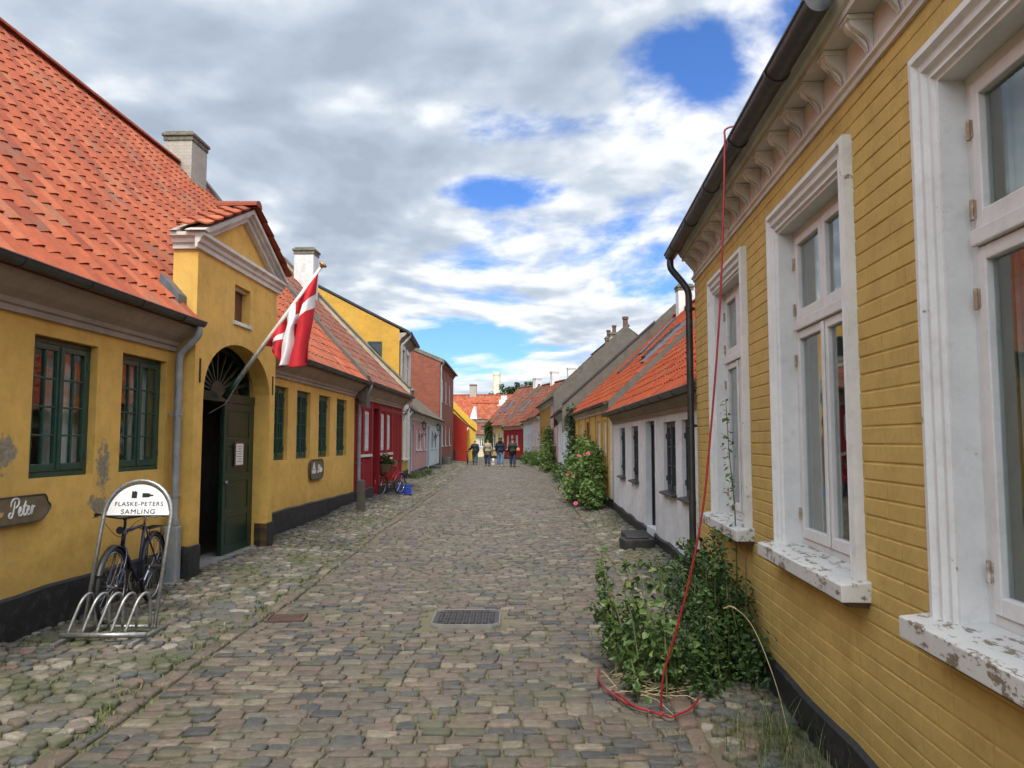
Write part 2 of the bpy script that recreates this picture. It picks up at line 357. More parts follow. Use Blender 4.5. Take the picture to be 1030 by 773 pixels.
# ------------------------------------------------------------------ house kit
YEL=(.74,.455,.115)
W_YEL=plaster('wash_yellow',YEL,amount=.6,damp=(.4,1.3),courses=.45,patches=[(9.78,1.36,.17,.40),(9.72,1.0,.26,.16),(8.42,1.52,.2,.24)])
W_YEL2=plaster('wash_yellow_plain',(.72,.44,.11),amount=.6,damp=(.4,1.4),courses=.35)
W_ORG=plaster('wash_yellow_big_gable',(.60,.35,.06),amount=.5)
W_RED=plaster('wash_crimson',(.30,.014,.018),stain=(.2,.05,.04),amount=.2,und=.3)
W_PINK=plaster('wash_pink',(.58,.31,.29),amount=.2); W_PALEB=plaster('wash_pale_blue',(.62,.68,.70),amount=.2,stain=(.4,.42,.4))
W_WHITE=plaster('wash_white',(.78,.78,.78),stain=(.42,.42,.40),amount=.25); W_CREAM=plaster('wash_cream',(.66,.60,.42),amount=.2)
W_OCHRE=plaster('wash_ochre',(.42,.24,.045),amount=.35); W_OX=plaster('wash_ox_red',(.38,.035,.022),stain=(.25,.1,.07),amount=.2,und=.3)
W_PALEY=plaster('wash_pale_yellow',(.68,.52,.24),amount=.3)
GREYP=plaster('grey_render',(.135,.12,.10),stain=(.085,.08,.065),amount=1.6,und=.8); CREAMP=plaster('cream_render',(.50,.45,.33),stain=(.10,.10,.08),amount=1.1)
TAR=plain('tarred_plinth',(.014,.014,.015),.62,var=.4,scale=5,bs=.6,dirt=(.06,.055,.05))
CORN=plaster('cornice_render',(.40,.355,.31),stain=(.17,.15,.13),amount=.8,und=.2); WHITER=plaster('cornice_white',(.70,.66,.61),stain=(.2,.17,.15),amount=.7,und=.2)
ZINC=plain('zinc',(.20,.205,.21),.45,.75,var=.3,scale=4,bs=.1,dirt=(.1,.09,.08)); DZINC=plain('dark_zinc',(.075,.08,.085),.42,.6,var=.35,scale=5,bs=.15,dirt=(.10,.10,.09))
LGREY=plain('grey_plastic_pipe',(.30,.31,.31),.5,.1); LEAD=plain('lead',(.14,.16,.18),.5,.5)
GREEN=plain('green_paint',(.016,.062,.042),.33,var=.35,scale=9,bs=.2); GREEN2=plain('green_paint_door',(.007,.030,.018),.35,var=.35,scale=6,bs=.2); DGREY=plain('dark_grey_paint',(.035,.038,.042),.4)
WPAINT=plain('white_paint',(.74,.74,.72),.45,var=.12,scale=8,bs=.1,dirt=(.45,.43,.4)); BLACKD=plain('door_black_blue',(.010,.012,.02),.3); REDP=plain('red_timber',(.25,.012,.015),.6)
OCHT=plain('ochre_timber',(.36,.20,.035),.7); BLUEP=plain('blue_paint',(.04,.09,.17),.4); BROWN=plain('brown_paint',(.12,.05,.03),.5)
CURT=plain('curtain_white',(.78,.78,.75),.9,var=.15,scale=3,bs=.3); ROOM=plain('room_dark',(.05,.045,.04),.9); ROOMW=plain('room_wall',(.20,.19,.17),.9,bs=0); PAPER=plain('paper',(.72,.70,.66),.6,var=.06)  # ROOM: near-black colour standing in for the darkness of unlit rooms
GLASS=glass_mat(); GLASSR=glass_mat('old_window_glass',(.75,.8,.79))
TILE_O=attr_mat('tile_orange',[(0,(.30,.058,.020)),(.35,(.40,.082,.026)),(.7,(.46,.098,.031)),(.93,(.50,.13,.05)),(1,(.30,.13,.07))],speck=.12,noise_scale=7,dark=.66,moss=(.15,.10,.065),moss_scale=1.4,moss_th=.54,bs=.3,rough=.8)
TILE_R=attr_mat('tile_deep_orange',[(0,(.30,.055,.020)),(.35,(.39,.076,.025)),(.7,(.46,.095,.03)),(1,(.32,.11,.05))],speck=.12,noise_scale=9,dark=.65,moss=(.14,.08,.05),moss_scale=1.2,moss_th=.6,bs=.3,rough=.8)
TILE_B=attr_mat('tile_red_brown',[(0,(.16,.05,.03)),(.4,(.24,.065,.035)),(.75,(.30,.085,.05)),(1,(.24,.14,.09))],noise_scale=8,dark=.6,moss=(.15,.12,.08),moss_scale=1.5,moss_th=.52,bs=.3)
TILE_G=attr_mat('tile_mossy_brown',[(0,(.085,.065,.05)),(.5,(.13,.095,.07)),(1,(.19,.13,.09))],noise_scale=8,dark=.6,moss=(.12,.12,.07),moss_scale=1.3,moss_th=.5,bs=.3)
def brickmat(name,c1,c2,mort,sc=1.0,bs=.5,mode='XZ'):
    m,nt,p,o=newmat(name); co=coords(nt); sp=N(nt,'ShaderNodeSeparateXYZ'); L(nt,co,sp.inputs[0])
    ad=N(nt,'ShaderNodeMath',operation='ADD'); L(nt,sp.outputs[0],ad.inputs[0]); L(nt,sp.outputs[1],ad.inputs[1])
    cb=N(nt,'ShaderNodeCombineXYZ'); L(nt,ad.outputs[0],cb.inputs[0]); L(nt,sp.outputs[2],cb.inputs[1])
    b=N(nt,'ShaderNodeTexBrick'); b.inputs['Scale'].default_value=1; b.inputs['Brick Width'].default_value=.24; b.inputs['Row Height'].default_value=.075; b.inputs['Mortar Size'].default_value=.008; b.inputs['Mortar Smooth'].default_value=.3
    b.inputs['Color1'].default_value=c4(c1); b.inputs['Color2'].default_value=c4(c2); b.inputs['Mortar'].default_value=c4(mort); L(nt,cb.outputs[0],b.inputs[0])
    c=mix(nt,ramp(nt,noise(nt,co,2.5,8,.7),[(.35,0.),(.7,.6)]),b.outputs[0],tuple(x*.55 for x in c1))
    L(nt,c,p.inputs['Base Color']); p.inputs['Roughness'].default_value=.9; bump(nt,p,b.outputs['Fac'],-bs,.006); MATS[name]=m; return m
BRICK_R=brickmat('red_brick',(.31,.075,.035),(.21,.048,.028),(.22,.15,.11)); CHB=brickmat('pale_chimney_brick',(.46,.42,.35),(.38,.34,.28),(.32,.3,.26)); CHW=plaster('chimney_white',(.70,.69,.66),stain=(.28,.27,.24),amount=.8)
CAPM=plain('chimney_cap',(.15,.14,.10),.9,var=.5,scale=6,dirt=(.28,.27,.22))

class House:
    def __init__(s,name,label,pn,pf,side,cat='house',group=None):
        s.side=side; s.pn=pn; s.pf=pf; a,b=(pn,pf) if side=='L' else (pf,pn)
        s.o=a; dx,dy=b[0]-a[0],b[1]-a[1]; s.L=math.hypot(dx,dy); s.cy=abs(dy)/s.L if abs(dy)>abs(dx)*.3 else None
        s.ang=math.atan2(dy,dx); s.root=thing(name,label,cat,(a[0],a[1],0),s.ang,group)
    def s_(s,Y): return abs(Y-s.o[1])/s.cy
    def rng(s,Y0,Y1):
        a,b=s.s_(Y0),s.s_(Y1); return (min(a,b),max(a,b))
    def world(s,x,y,z=0):
        return (s.o[0]+x*math.cos(s.ang)-y*math.sin(s.ang), s.o[1]+x*math.sin(s.ang)+y*math.cos(s.ang), z)

def panel(mb,x0,x1,z0,z1,ops,y=0,th=.3):
    """wall with rectangular openings; ops = (xa,xb,za,zb)"""
    X=sorted(set([x0,x1]+[v for o in ops for v in o[:2] if x0<v<x1])); Z=sorted(set([z0,z1]+[v for o in ops for v in o[2:4] if z0<v<z1]))
    def hole(i,j):
        if i<0 or j<0 or i>=len(X)-1 or j>=len(Z)-1: return None
        xm=(X[i]+X[i+1])/2; zm=(Z[j]+Z[j+1])/2
        return any(o[0]<xm<o[1] and o[2]<zm<o[3] for o in ops)
    for i in range(len(X)-1):
        for j in range(len(Z)-1):
            if hole(i,j): continue
            a,b,c,d=X[i],X[i+1],Z[j],Z[j+1]
            mb.add([(a,y,c),(b,y,c),(b,y,d),(a,y,d)],[(0,1,2,3)]); mb.add([(a,y+th,c),(b,y+th,c),(b,y+th,d),(a,y+th,d)],[(3,2,1,0)])
            if hole(i-1,j) in (True,None): mb.add([(a,y,c),(a,y+th,c),(a,y+th,d),(a,y,d)],[(3,2,1,0)])
            if hole(i+1,j) in (True,None): mb.add([(b,y,c),(b,y+th,c),(b,y+th,d),(b,y,d)],[(0,1,2,3)])
            if hole(i,j-1) in (True,None): mb.add([(a,y,c),(b,y,c),(b,y+th,c),(a,y+th,c)],[(3,2,1,0)])
            if hole(i,j+1) in (True,None): mb.add([(a,y,d),(b,y,d),(b,y+th,d),(a,y+th,d)],[(0,1,2,3)])
def ridge_back(prof,depth,eave_b=None):
    ry,rz=prof[-1]; return [(depth+.15,eave_b if eave_b is not None else prof[0][1])]
def shell(H,mat,wall_top,prof,depth,ops,z0=-.3,name='wall',ends=True,x0=0,x1=None):
    """front with openings, gables following the roof profile, and a back wall"""
    x1=H.L if x1 is None else x1; mb=MB(); panel(mb,x0,x1,z0,wall_top,ops)
    zb=prof[0][1]-.1
    if ends:
        pf_=lambda y:float(np.interp(y,[p[0] for p in prof],[p[1] for p in prof]))-.09
        g=[(.3,z0),(.3,wall_top+.001),(.002,wall_top+.001),(.002,max(wall_top+.01,pf_(0))),(.35,pf_(.35))]+[(y,z-.09) for y,z in prof if y>.35]+[(depth,zb),(depth,z0)]
        mb.prism_x(g,x0,x0+.25); mb.prism_x(g,x1-.25,x1)
    mb.box(x0+.25,x1-.25,depth-.25,depth,z0,zb)
    w_=mb.build(name,mat,H.root)
    m2=MB(); m2.box(x0+.26,x1-.26,1.15,1.18,z0,wall_top-.05); m2.build('room_wall',ROOMW,w_)
    return w_
def tiles(H,x0,x1,prof,mat,w=.205,h=.30,lap=.010,near=True,name='roof',depth=8.,verge=True,parent=None,gap=None,skip=None,edge=None,cut=None):
    P=[Vector((0,y,z)) for y,z in prof]; seg=[(P[i+1]-P[i]).length for i in range(len(P)-1)]; tot=sum(seg)
    def at(a):
        a=max(-.08,min(a,tot)); 
        for i,l in enumerate(seg):
            if a<=l or i==len(seg)-1:
                d=(P[i+1]-P[i])/l; n=Vector((0,-d.z,d.y)); return P[i]+d*a,n
            a-=l
    us=[0,.14,.32,.5,.68,.85,1.,1.] if near else [0,.3,.65,1.,1.]
    hs=[.016,.008,.0,.004,.02,.032,.034,-.004] if near else [.018,.0,.018,.036,-.004]
    K=len(us); V=[];Q=[];Rn=[]
    nr=int(tot/h); h=tot/nr; nc=max(1,round((x1-x0)/w)); w=(x1-x0)/nc
    colj=[random.uniform(-.004,.004) for _ in range(nc)]
    if edge: pass
    for r in range(nr):
        a0=r*h-.03; a1=(r+1)*h+.01
        for c in range(nc):
            xa=x0+c*w
            if skip and skip(xa+w/2,at(a0)[0].y): continue
            ja=random.uniform(-.008,.008); jl=random.uniform(-.003,.005)
            pb,nb=at(a0+ja); pt,nt_=at(a1)
            k=len(V); rv=random.random()
            for q in range(K):
                x=xa+us[q]*w+ (0.012 if q>=K-2 else 0)
                lift=lap+jl+hs[q]*1.15; v=pb+nb*lift; V.append((x,v.y,v.z))
            for q in range(K):
                x=xa+us[q]*w+ (0.012 if q>=K-2 else 0); v=pt+nt_*(.003+hs[q]*.8); V.append((x,v.y,v.z))
            for q in range(K):
                x=xa+us[q]*w+ (0.012 if q>=K-2 else 0); v=pb+nb*(lap+jl+hs[q]*1.15-.012)+Vector((0,.012,0)); V.append((x,v.y,v.z))
            Rn+= [rv]*(3*K)
            for q in range(K-1):
                Q.append((k+q,k+q+1,k+K+q+1,k+K+q)); Q.append((k+2*K+q,k+2*K+q+1,k+q+1,k+q))
    o=fast(name,V,Q,None,mat,parent or H.root,rnd=Rn,smooth=False)
    me=o.data
    # slab below and rear slope
    mb=MB(); ry,rz=prof[-1]; pts=list(prof)
    top=[(y,z-.006) for y,z in pts]+[(depth+.15,prof[0][1])]; bot=[(depth+.15,prof[0][1]-.08)]+[(ry,rz-.12)]+[(y,z-.075) for y,z in pts[::-1][1:]]
    if cut:
        xa,xb,yc=cut; pf_=lambda y:float(np.interp(y,[p[0] for p in prof],[p[1] for p in prof]))
        mb.prism_x(top+bot,x0+.01,xa); mb.prism_x(top+bot,xb,x1-.01)
        t2=[(yc,pf_(yc)-.006)]+[q for q in top if q[0]>yc]; b2=[q for q in bot if q[0]>yc]+[(yc,pf_(yc)-.075)]
        mb.prism_x(t2+b2,xa+.001,xb-.001)
    else: mb.prism_x(top+bot,x0+.01,x1-.01)
    mb.build('roof_deck',mat,o)
    # ridge tiles
    mb=MB(); x=x0
    while x<x1-.05:
        l=min(.36,x1-x); n=7
        prof2=[(ry+.115*math.cos(PI*k/n),rz+.02+.10*math.sin(PI*k/n)+random.uniform(-.003,.003)) for k in range(n+1)]
        mb.prism_x(prof2,x+.004,x+l+.02 if x+l<x1 else x1); x+=l
    mb.build('ridge_tiles',mat,o)
    return o
def verge(H,x0,x1,prof,mat,up=.1,down=.25,name='verge',parent=None,under=.0):
    """strip of render following the rake, standing above the tiles"""
    mb=MB(); n=len(prof)
    a=[(y,z+up) for y,z in prof]; b=[(y,z-down) for y,z in prof][::-1]
    mb.prism_x(a+b,x0-.006,x1+.006); return mb.build(name,mat,parent or H.root)
def cornice(H,x0,x1,z0,z1,out,mat,name='cornice',parent=None):
    mb=MB(); h=z1-z0
    mb.prism_x([(.0,z0),(-.035,z0),(-.035,z0+.05),(-.06,z0+.06),(-.07,z0+.10),(-out*.55,z0+h*.5),(-out*.9,z0+h*.78),(-out,z0+h*.8),(-out,z1),(.0,z1)],x0,x1); return mb.build(name,mat,parent or H.root)
def gutter(H,x0,x1,y,z,r=.06,mat=None,parent=None,sag=0.):
    mb=MB(); n=10
    out=[(y+r*math.cos(PI+PI*k/n),z+r*math.sin(PI+PI*k/n)) for k in range(n+1)]; inn=[(y+(r-.006)*math.cos(PI+PI*k/n),z+(r-.006)*math.sin(PI+PI*k/n)) for k in range(n+1)][::-1]
    mb.prism_x(out+inn,x0,x1); half=out
    mb.prism_x(half,x0-.004,x0+.002); mb.prism_x(half,x1-.002,x1+.004)
    mb.tube([(x0,y-r,z),(x1,y-r,z)],.009,6)
    x=x0+.35
    while x<x1-.1:
        o2=[(y+(r+.007)*math.cos(PI+PI*k/n),z+(r+.007)*math.sin(PI+PI*k/n)) for k in range(n+1)]; mb.prism_x(o2+inn,x,x+.028); x+=.85
    o=mb.build('gutter',mat or ZINC,parent or H.root); return smooth_by_angle(o)
def pipe(H,pts,r=.04,mat=None,clips=(),name='downpipe'):
    mb=MB(); P=[Vector(p) for p in pts]; Q=[P[0]]
    for i in range(1,len(P)-1):
        d0=(P[i]-P[i-1]).normalized(); d1=(P[i+1]-P[i]).normalized(); e=min(.05,(P[i]-P[i-1]).length*.4,(P[i+1]-P[i]).length*.4)
        Q+=[P[i]-d0*e,P[i]*.5+(P[i]-d0*e+P[i]+d1*e)*.25,P[i]+d1*e]
    Q.append(P[-1]); mb.tube(Q,r,12)
    for (x,y,z) in clips: mb.lathe([(r+.012,-.015),(r+.012,.015)],x,y,12,z); mb.box(x-.012,x+.012,y,y+.1,z-.012,z+.012)
    return smooth_by_angle(mb.build(name,mat or ZINC,H.root))
def plinth(H,x0,x1,z0,z1,out=.03,mat=None,gaps=(),z1b=None):
    xs_=[x0]
    for a,b in gaps: xs_+=[a,b]
    xs_.append(x1)
    for i in range(0,len(xs_),2):
        a,b=xs_[i],xs_[i+1]
        if b-a<.01: continue
        mb=MB()
        n=max(1,int((b-a)/.35)); top=lambda x:z1+((z1b-z1)*(x-x0)/(x1-x0) if z1b is not None else 0)+.012*math.sin(x*5.1)+.008*math.sin(x*13)
        for k in range(n):
            u,v=a+(b-a)*k/n,a+(b-a)*(k+1)/n; zu,zv=top(u),top(v)
            mb.add([(u,-out,z0),(v,-out,z0),(v,-out,zv-.02),(u,-out,zu-.02),(v,-.002,zv),(u,-.002,zu)],[(0,1,2,3),(3,2,4,5)])
        mb.add([(a,-out,z0),(a,-.002,z0),(a,-.002,top(a)),(a,-out,top(a)-.02)],[(3,2,1,0)]); mb.add([(b,-out,z0),(b,-.002,z0),(b,-.002,top(b)),(b,-out,top(b)-.02)],[(0,1,2,3)])
        mb.build('plinth',mat or TAR,H.root)
def window(H,xa,xb,za,zb,mat,rec=.06,cas=2,nx=2,nz=4,fw=.045,cw=.045,mw=.018,transom=None,sill=None,sillmat=None,curtain=None,glass=None,inner=False,hinges=False,parent=None,dep=.05,topnx=1,label=None,name='window',bev=.004,room=True):
    """casement window filling an opening"""
    y0,y1=rec,rec+dep; mb=MB(); par=parent or H.root
    mb.box(xa,xa+fw,y0,y1,za,zb); mb.box(xb-fw,xb,y0,y1,za,zb); mb.box(xa+fw,xb-fw,y0,y1,zb-fw,zb); mb.box(xa+fw,xb-fw,y0,y1,za,za+fw)
    def cast(x0,x1,z0,z1,nx,nz,y0):
        ya,yb=y0-.012,y0+.028; c=cw
        mb.box(x0,x0+c,ya,yb,z0,z1); mb.box(x1-c,x1,ya,yb,z0,z1); mb.box(x0+c,x1-c,ya,yb,z1-c,z1); mb.box(x0+c,x1-c,ya,yb,z0,z0+c*1.25)
        for k in range(1,nx):
            x=x0+c+(x1-x0-2*c)*k/nx; mb.box(x-mw/2,x+mw/2,ya+.006,yb-.004,z0+c*1.25,z1-c)
        for k in range(1,nz):
            z=z0+c*1.25+(z1-z0-2.25*c)*k/nz; mb.box(x0+c,x1-c,ya+.008,yb-.005,z-mw/2,z+mw/2)
        gl.append((x0+c*.8,x1-c*.8,z0+c,z1-c*.8,y0+.012))
    gl=[]; g=.003
    zt=zb-fw
    xi0,xi1=xa+fw+g,xb-fw-g
    if transom:
        th=.055; mb.box(xa+fw,xb-fw,y0-.03,y1,transom-th/2,transom+th/2)
        for k in range(cas):
            a=xi0+(xi1-xi0)*k/cas; b=xi0+(xi1-xi0)*(k+1)/cas; cast(a+g/2,b-g/2,transom+th/2+g,zt-g,topnx,1,y0)
        zt=transom-th/2
    for k in range(cas):
        a=xi0+(xi1-xi0)*k/cas; b=xi0+(xi1-xi0)*(k+1)/cas; cast(a+g/2,b-g/2,za+fw+g,zt-g,nx,nz,y0)
    if cas==2: mb.box((xi0+xi1)/2-.018,(xi0+xi1)/2+.018,y0-.024,y0-.0125,za+fw+.01,zt-.01)
    w=mb.build(name,mat,par,bevel=bev)
    if label: w['label']=label
    mb=MB()
    for (a,b,c,d,y) in gl: mb.box(a,b,y,y+.003,c,d)
    mb.build('pane',glass or GLASS,w)
    if sill: 
        mb=MB(); e=sill.get('ext',.06); o_=sill.get('out',.07); t=sill.get('th',.05)
        mb.prism_x([(rec-.002,za+.012),(-o_,za-.012),(-o_,za-t),(-.002,za-t),(-.002,za-.03),(rec-.002,za-.03)],xa-e,xb+e) ; mb.build('sill',sillmat or mat,w,bevel=.005)
    if curtain:
        for (cx0,cx1,cz0,cz1,yy) in curtain:
            mb=MB(); n=24; vs=[];fs=[]
            for k in range(n+1):
                x=cx0+(cx1-cx0)*k/n; yy2=y1+yy*.35+.01+.010*math.sin(k*1.9)+.008*math.sin(k*.7); vs+=[(x,yy2,cz0),(x,yy2,cz1)]
            fs=[(2*k,2*k+2,2*k+3,2*k+1) for k in range(n)]; mb.add(vs,fs); mb.build('curtain',CURT,w,smooth=True)
    if inner:
        mb=MB(); yy=y1+.05
        for k in range(cas):
            a=xi0+(xi1-xi0)*k/cas; b=xi0+(xi1-xi0)*(k+1)/cas; c=.03
            mb.box(a,a+c,yy,yy+.03,za+.05,zb-.05); mb.box(b-c,b,yy,yy+.03,za+.05,zb-.05); mb.box(a+c,b-c,yy,yy+.03,zb-.09,zb-.05); mb.box(a+c,b-c,yy,yy+.03,za+.05,za+.09)
            mb.box((a+b)/2-.008,(a+b)/2+.008,yy,yy+.03,za+.09,zb-.09)
        mb.build('inner_frame',WPAINT,w)
    if hinges:
        hm=hinges
        for sx,xx in ((1,xa+fw),(-1,xb-fw)):
            for zz in ([za+.18,(transom or zb)-.2]+([transom+.1,zb-.2] if transom else [])):
                mb=MB(); mb.lathe([(.006,-.036),(.008,-.034),(.008,.034),(.006,.036)],xx,y0-.018,8,zz); mb.box(min(xx,xx+sx*.018),max(xx,xx+sx*.018),y0-.016,y0-.0125,zz-.03,zz+.03); mb.build('hinge',hm,w)
    return w
def door(H,xa,xb,za,zb,mat,rec=.12,panels=3,fw=.06,fmat=None,top=None,knob=True,name='door',parent=None,leaves=1):
    y0=rec; mb=MB()
    mb.box(xa,xa+fw,y0-.03,y0+.07,za,zb); mb.box(xb-fw,xb,y0-.03,y0+.07,za,zb); mb.box(xa+fw,xb-fw,y0-.03,y0+.07,zb-fw,zb)
    fr=mb.build('door_frame',fmat or mat,parent or H.root,bevel=.004)
    zt=zb-fw
    if top:
        mb=MB(); mb.box(xa+fw,xb-fw,y0-.02,y0+.06,zt-top-.05,zt-top); mb.box((xa+xb)/2-.012,(xa+xb)/2+.012,y0+.0,y0+.03,zt-top,zt); mb.build('transom_bar',fmat or mat,fr)
        mb=MB(); mb.box(xa+fw,xb-fw,y0+.032,y0+.036,zt-top,zt); mb.build('pane',GLASS,fr); zt-=top+.05
    for l in range(leaves):
        a=xa+fw+(xb-xa-2*fw)*l/leaves+.003; b=xa+fw+(xb-xa-2*fw)*(l+1)/leaves-.003
        mb=MB(); mb.box(a,b,y0+.01,y0+.05,za+.01,zt-.004)
        st=.09; ph=(zt-za-.01-st*(panels+1))/panels
        for k in range(panels+1):
            z=za+.01+k*(ph+st); mb.box(a+st,b-st,y0-.008,y0+.0095,z,min(z+st,zt-.004))
        mb.box(a,a+st,y0-.008,y0+.0095,za+.01,zt-.004); mb.box(b-st,b,y0-.008,y0+.0095,za+.01,zt-.004)
        for k in range(panels):
            z=za+.01+st+k*(ph+st); mb.box(a+st+.03,b-st-.03,y0-.001,y0+.0095,z+.03,z+ph-.03)
        d=mb.build(name,mat,parent or H.root,bevel=.004)
        if knob:
            kx=b-.045 if l==0 else a+.045
            mb=MB(); mb.tube([(kx,y0-.008,za+1.0),(kx,y0-.06,za+1.0),(kx-.09,y0-.06,za+1.0)],.009,8); mb.build('handle',ZINC,d)
    return fr
def chimney(H,x,y,w,d,z0,z1,mat,cap=CAPM,parent=None,pots=0):
    mb=MB(); mb.box(x-w/2,x+w/2,y-d/2,y+d/2,z0,z1-.22); mb.box(x-w/2+.002,x+w/2-.002,y-d/2+.002,y+d/2-.002,z1-.22,z1-.1)
    o=mb.build('chimney',mat,parent or H.root,bevel=.01)
    mb=MB(); e=.05; mb.box(x-w/2-e,x+w/2+e,y-d/2-e,y+d/2+e,z1-.1,z1-.03); mb.box(x-w/2-.02,x+w/2+.02,y-d/2-.02,y+d/2+.02,z1-.2,z1-.1)
    t=.1; 
    mb.box(x-w/2,x+w/2,y-d/2,y-d/2+t,z1-.03,z1+.02); mb.box(x-w/2,x+w/2,y+d/2-t,y+d/2,z1-.03,z1+.02); mb.box(x-w/2,x-w/2+t,y-d/2+t,y+d/2-t,z1-.03,z1+.02); mb.box(x+w/2-t,x+w/2,y-d/2+t,y+d/2-t,z1-.03,z1+.02)
    mb.build('chimney_cap',cap,o,bevel=.012)
    for k in range(pots):
        mb=MB(); mb.lathe([(.11,0),(.10,.3),(.13,.32),(.13,.4),(.09,.4),(.09,.2)],x,y,12,z1); mb.build('chimney_pot',BROWN,o)
    return o
def timbers(H,mat,zs,xs_,out=.012,w=.11,z0=.3,z1=2.6):
    mb=MB()
    for x in xs_: mb.box(x-w/2,x+w/2,-out,-.001,z0,z1)
    for z in zs:
        xl=sorted(xs_)
        for a,b in zip(xl[:-1],xl[1:]): 
            pass
    return mb.build('timber_frame',mat,H.root,bevel=.003)
# ------------------------------------------------------------------ museum (yellow house on the left)
LX=lambda Y:-4.13+.03*Y
H=House('museum_house','long yellow house with green windows, gabled portal and orange pantile roof beside the bike rack',(LX(-2.5),-2.5),(LX(17.33),17.33),'L')
HM=H; S=H.s_
wz=[(1.29,2.49)]
wins=[(S(3.5),S(4.4)),(S(4.87),S(5.78)),(S(6.2),S(7.11)),(S(7.54),S(8.45))]
wins2=[(S(11.93),S(12.65)),(S(13.12),S(13.92)),(S(14.46),S(15.25)),(S(15.77),S(16.62))]
dr=(S(8.86),S(11.1))
ops=[(a,b,1.29,2.49) for a,b in wins+wins2]+[(dr[0],dr[1],-.31,2.85)]
PM=[(-.28,2.96),(.55,3.84),(2.0,5.52),(3.75,7.70)]
shell(H,W_YEL,2.66,PM,8.2,ops)
for k,(a,b) in enumerate(wins+wins2):
    near=k<4
    cz=[(a+.06,a+(b-a)*.2,1.33,2.45,.16)] if k%2==0 else [(a+.05,a+(b-a)*.14,1.33,2.45,.16)]
    cz+=[((a+b)/2+.03,b-.05,1.33,2.45,.17)] if k in(0,1,2,3,5,6) else [((a+b)/2+.1,b-.05,1.33,2.45,.17)]
    w=window(H,a,b,1.29,2.49,GREEN,rec=.07,nx=2,nz=4,curtain=cz,inner=True,hinges=GREEN,cw=.05,fw=.05)
mb=MB()
plinth(H,0,S(8.62),-.3,.39,gaps=(),z1b=.385); plinth(H,S(11.3),H.L,-.3,.5,z1b=.46)
# portal block standing proud of the wall
p0,p1=S(8.62),S(11.3); a0,a1=dr; yf=-.24; ctr=(p0+p1)/2; YB=.05
mb=MB(); mb.box(p0,a0,yf,-.001,-.3,3.82); mb.box(a1,p1,yf,-.001,-.3,3.82)
n=20; sp,rise=2.12,.74; am=(a0+a1)/2; ah=(a1-a0)/2
arc=[(am-ah*math.cos(PI*k/n),sp+rise*max(0,math.sin(PI*k/n))**.85) for k in range(n+1)]
nich=(ctr-.27+.02,ctr+.27+.02,3.16,3.64)
N0,N1,NZ0,NZ1=nich
for (u,z),(v,w_) in zip(arc[:-1],arc[1:]):
    mb.add([(u,yf,z),(v,yf,w_),(v,yf,2.95),(u,yf,2.95),(u,-.001,z),(v,-.001,w_)],[(0,1,2,3),(0,4,5,1)])
panel(mb,a0,a1,2.95,3.82,[nich],y=yf,th=.3)
mb.box(p0,p0+.25,.0,YB,2.67,3.82); mb.box(p1-.25,p1,.0,YB,2.67,3.82); mb.box(p0+.25,p1-.25,.0,YB,2.95,3.82)
PW=mb.build('portal_wall',W_YEL2,H.root)
mb=MB(); mb.box(N0,N1,yf+.12,yf+.16,NZ0,NZ1); mb.build('shutter',BROWN,H.root,bevel=.004)
mb=MB(); mb.box(N0+.001,N1-.001,yf+.06,yf+.11,NZ1-.04,NZ1-.001); mb.build('niche_lintel',WHITER,H.root)
mb=MB(); mb.box(N0-.03,N1+.03,yf-.03,yf+.11,NZ0-.05,NZ0-.001); mb.build('niche_sill',WHITER,H.root,bevel=.004)
for a,b in((p0-.02,a0-.003),(a1+.0,p1+.02)): mb=MB(); mb.box(a,b,yf-.025,-.04,-.3,.42); mb.build('portal_plinth',TAR,H.root,bevel=.01)
for x in (a0-.13,a1+.07): mb=MB(); mb.box(x,x+.03,yf-.012,yf-.001,2.28,2.56); mb.build('wall_anchor',BLACKD,H.root)
# entablature, wraps left return
prof=[(0,3.82),(-.03,3.82),(-.035,3.87),(-.06,3.89),(-.07,3.93),(-.11,3.96),(-.11,4.00),(0,4.00)]
mb=MB(); mb.prism_x([(yf+y,z) for y,z in prof],p0-.105,p1+.105)
mb.prism_y([(p0+y,z) for y,z in prof],yf+.001,YB); mb.prism_y([(p1-y,z) for y,z in prof],yf+.001,YB)
mb.build('portal_cornice',WHITER,H.root,bevel=.003)
ap=4.70; hw=(p1-p0)/2+.16
tym=[(ctr-hw+.1,4.005),(ctr+hw-.1,4.005),(ctr,ap-.1)]
mb=MB(); mb.prism_y(tym,yf+.03,yf+.2); mb.build('tympanum',W_YEL,H.root)
mb=MB(); sl=(ap-4.01)/hw
for (w0,w1,yo) in ((0,.06,-.13),(.06,.10,-.09),(.10,.16,-.045)):
    for sg in (-1,1):
        P=[(ctr+sg*(hw-w0/sl*1.0),4.007),(ctr+sg*(hw-w1/sl),4.007),(ctr,ap-w1*1.0),(ctr,ap-w0*1.0)]
        mb.prism_y(P,yf+yo+(.0 if sg<0 else .001),yf+.1)
mb.build('raking_cornice',WHITER,H.root)
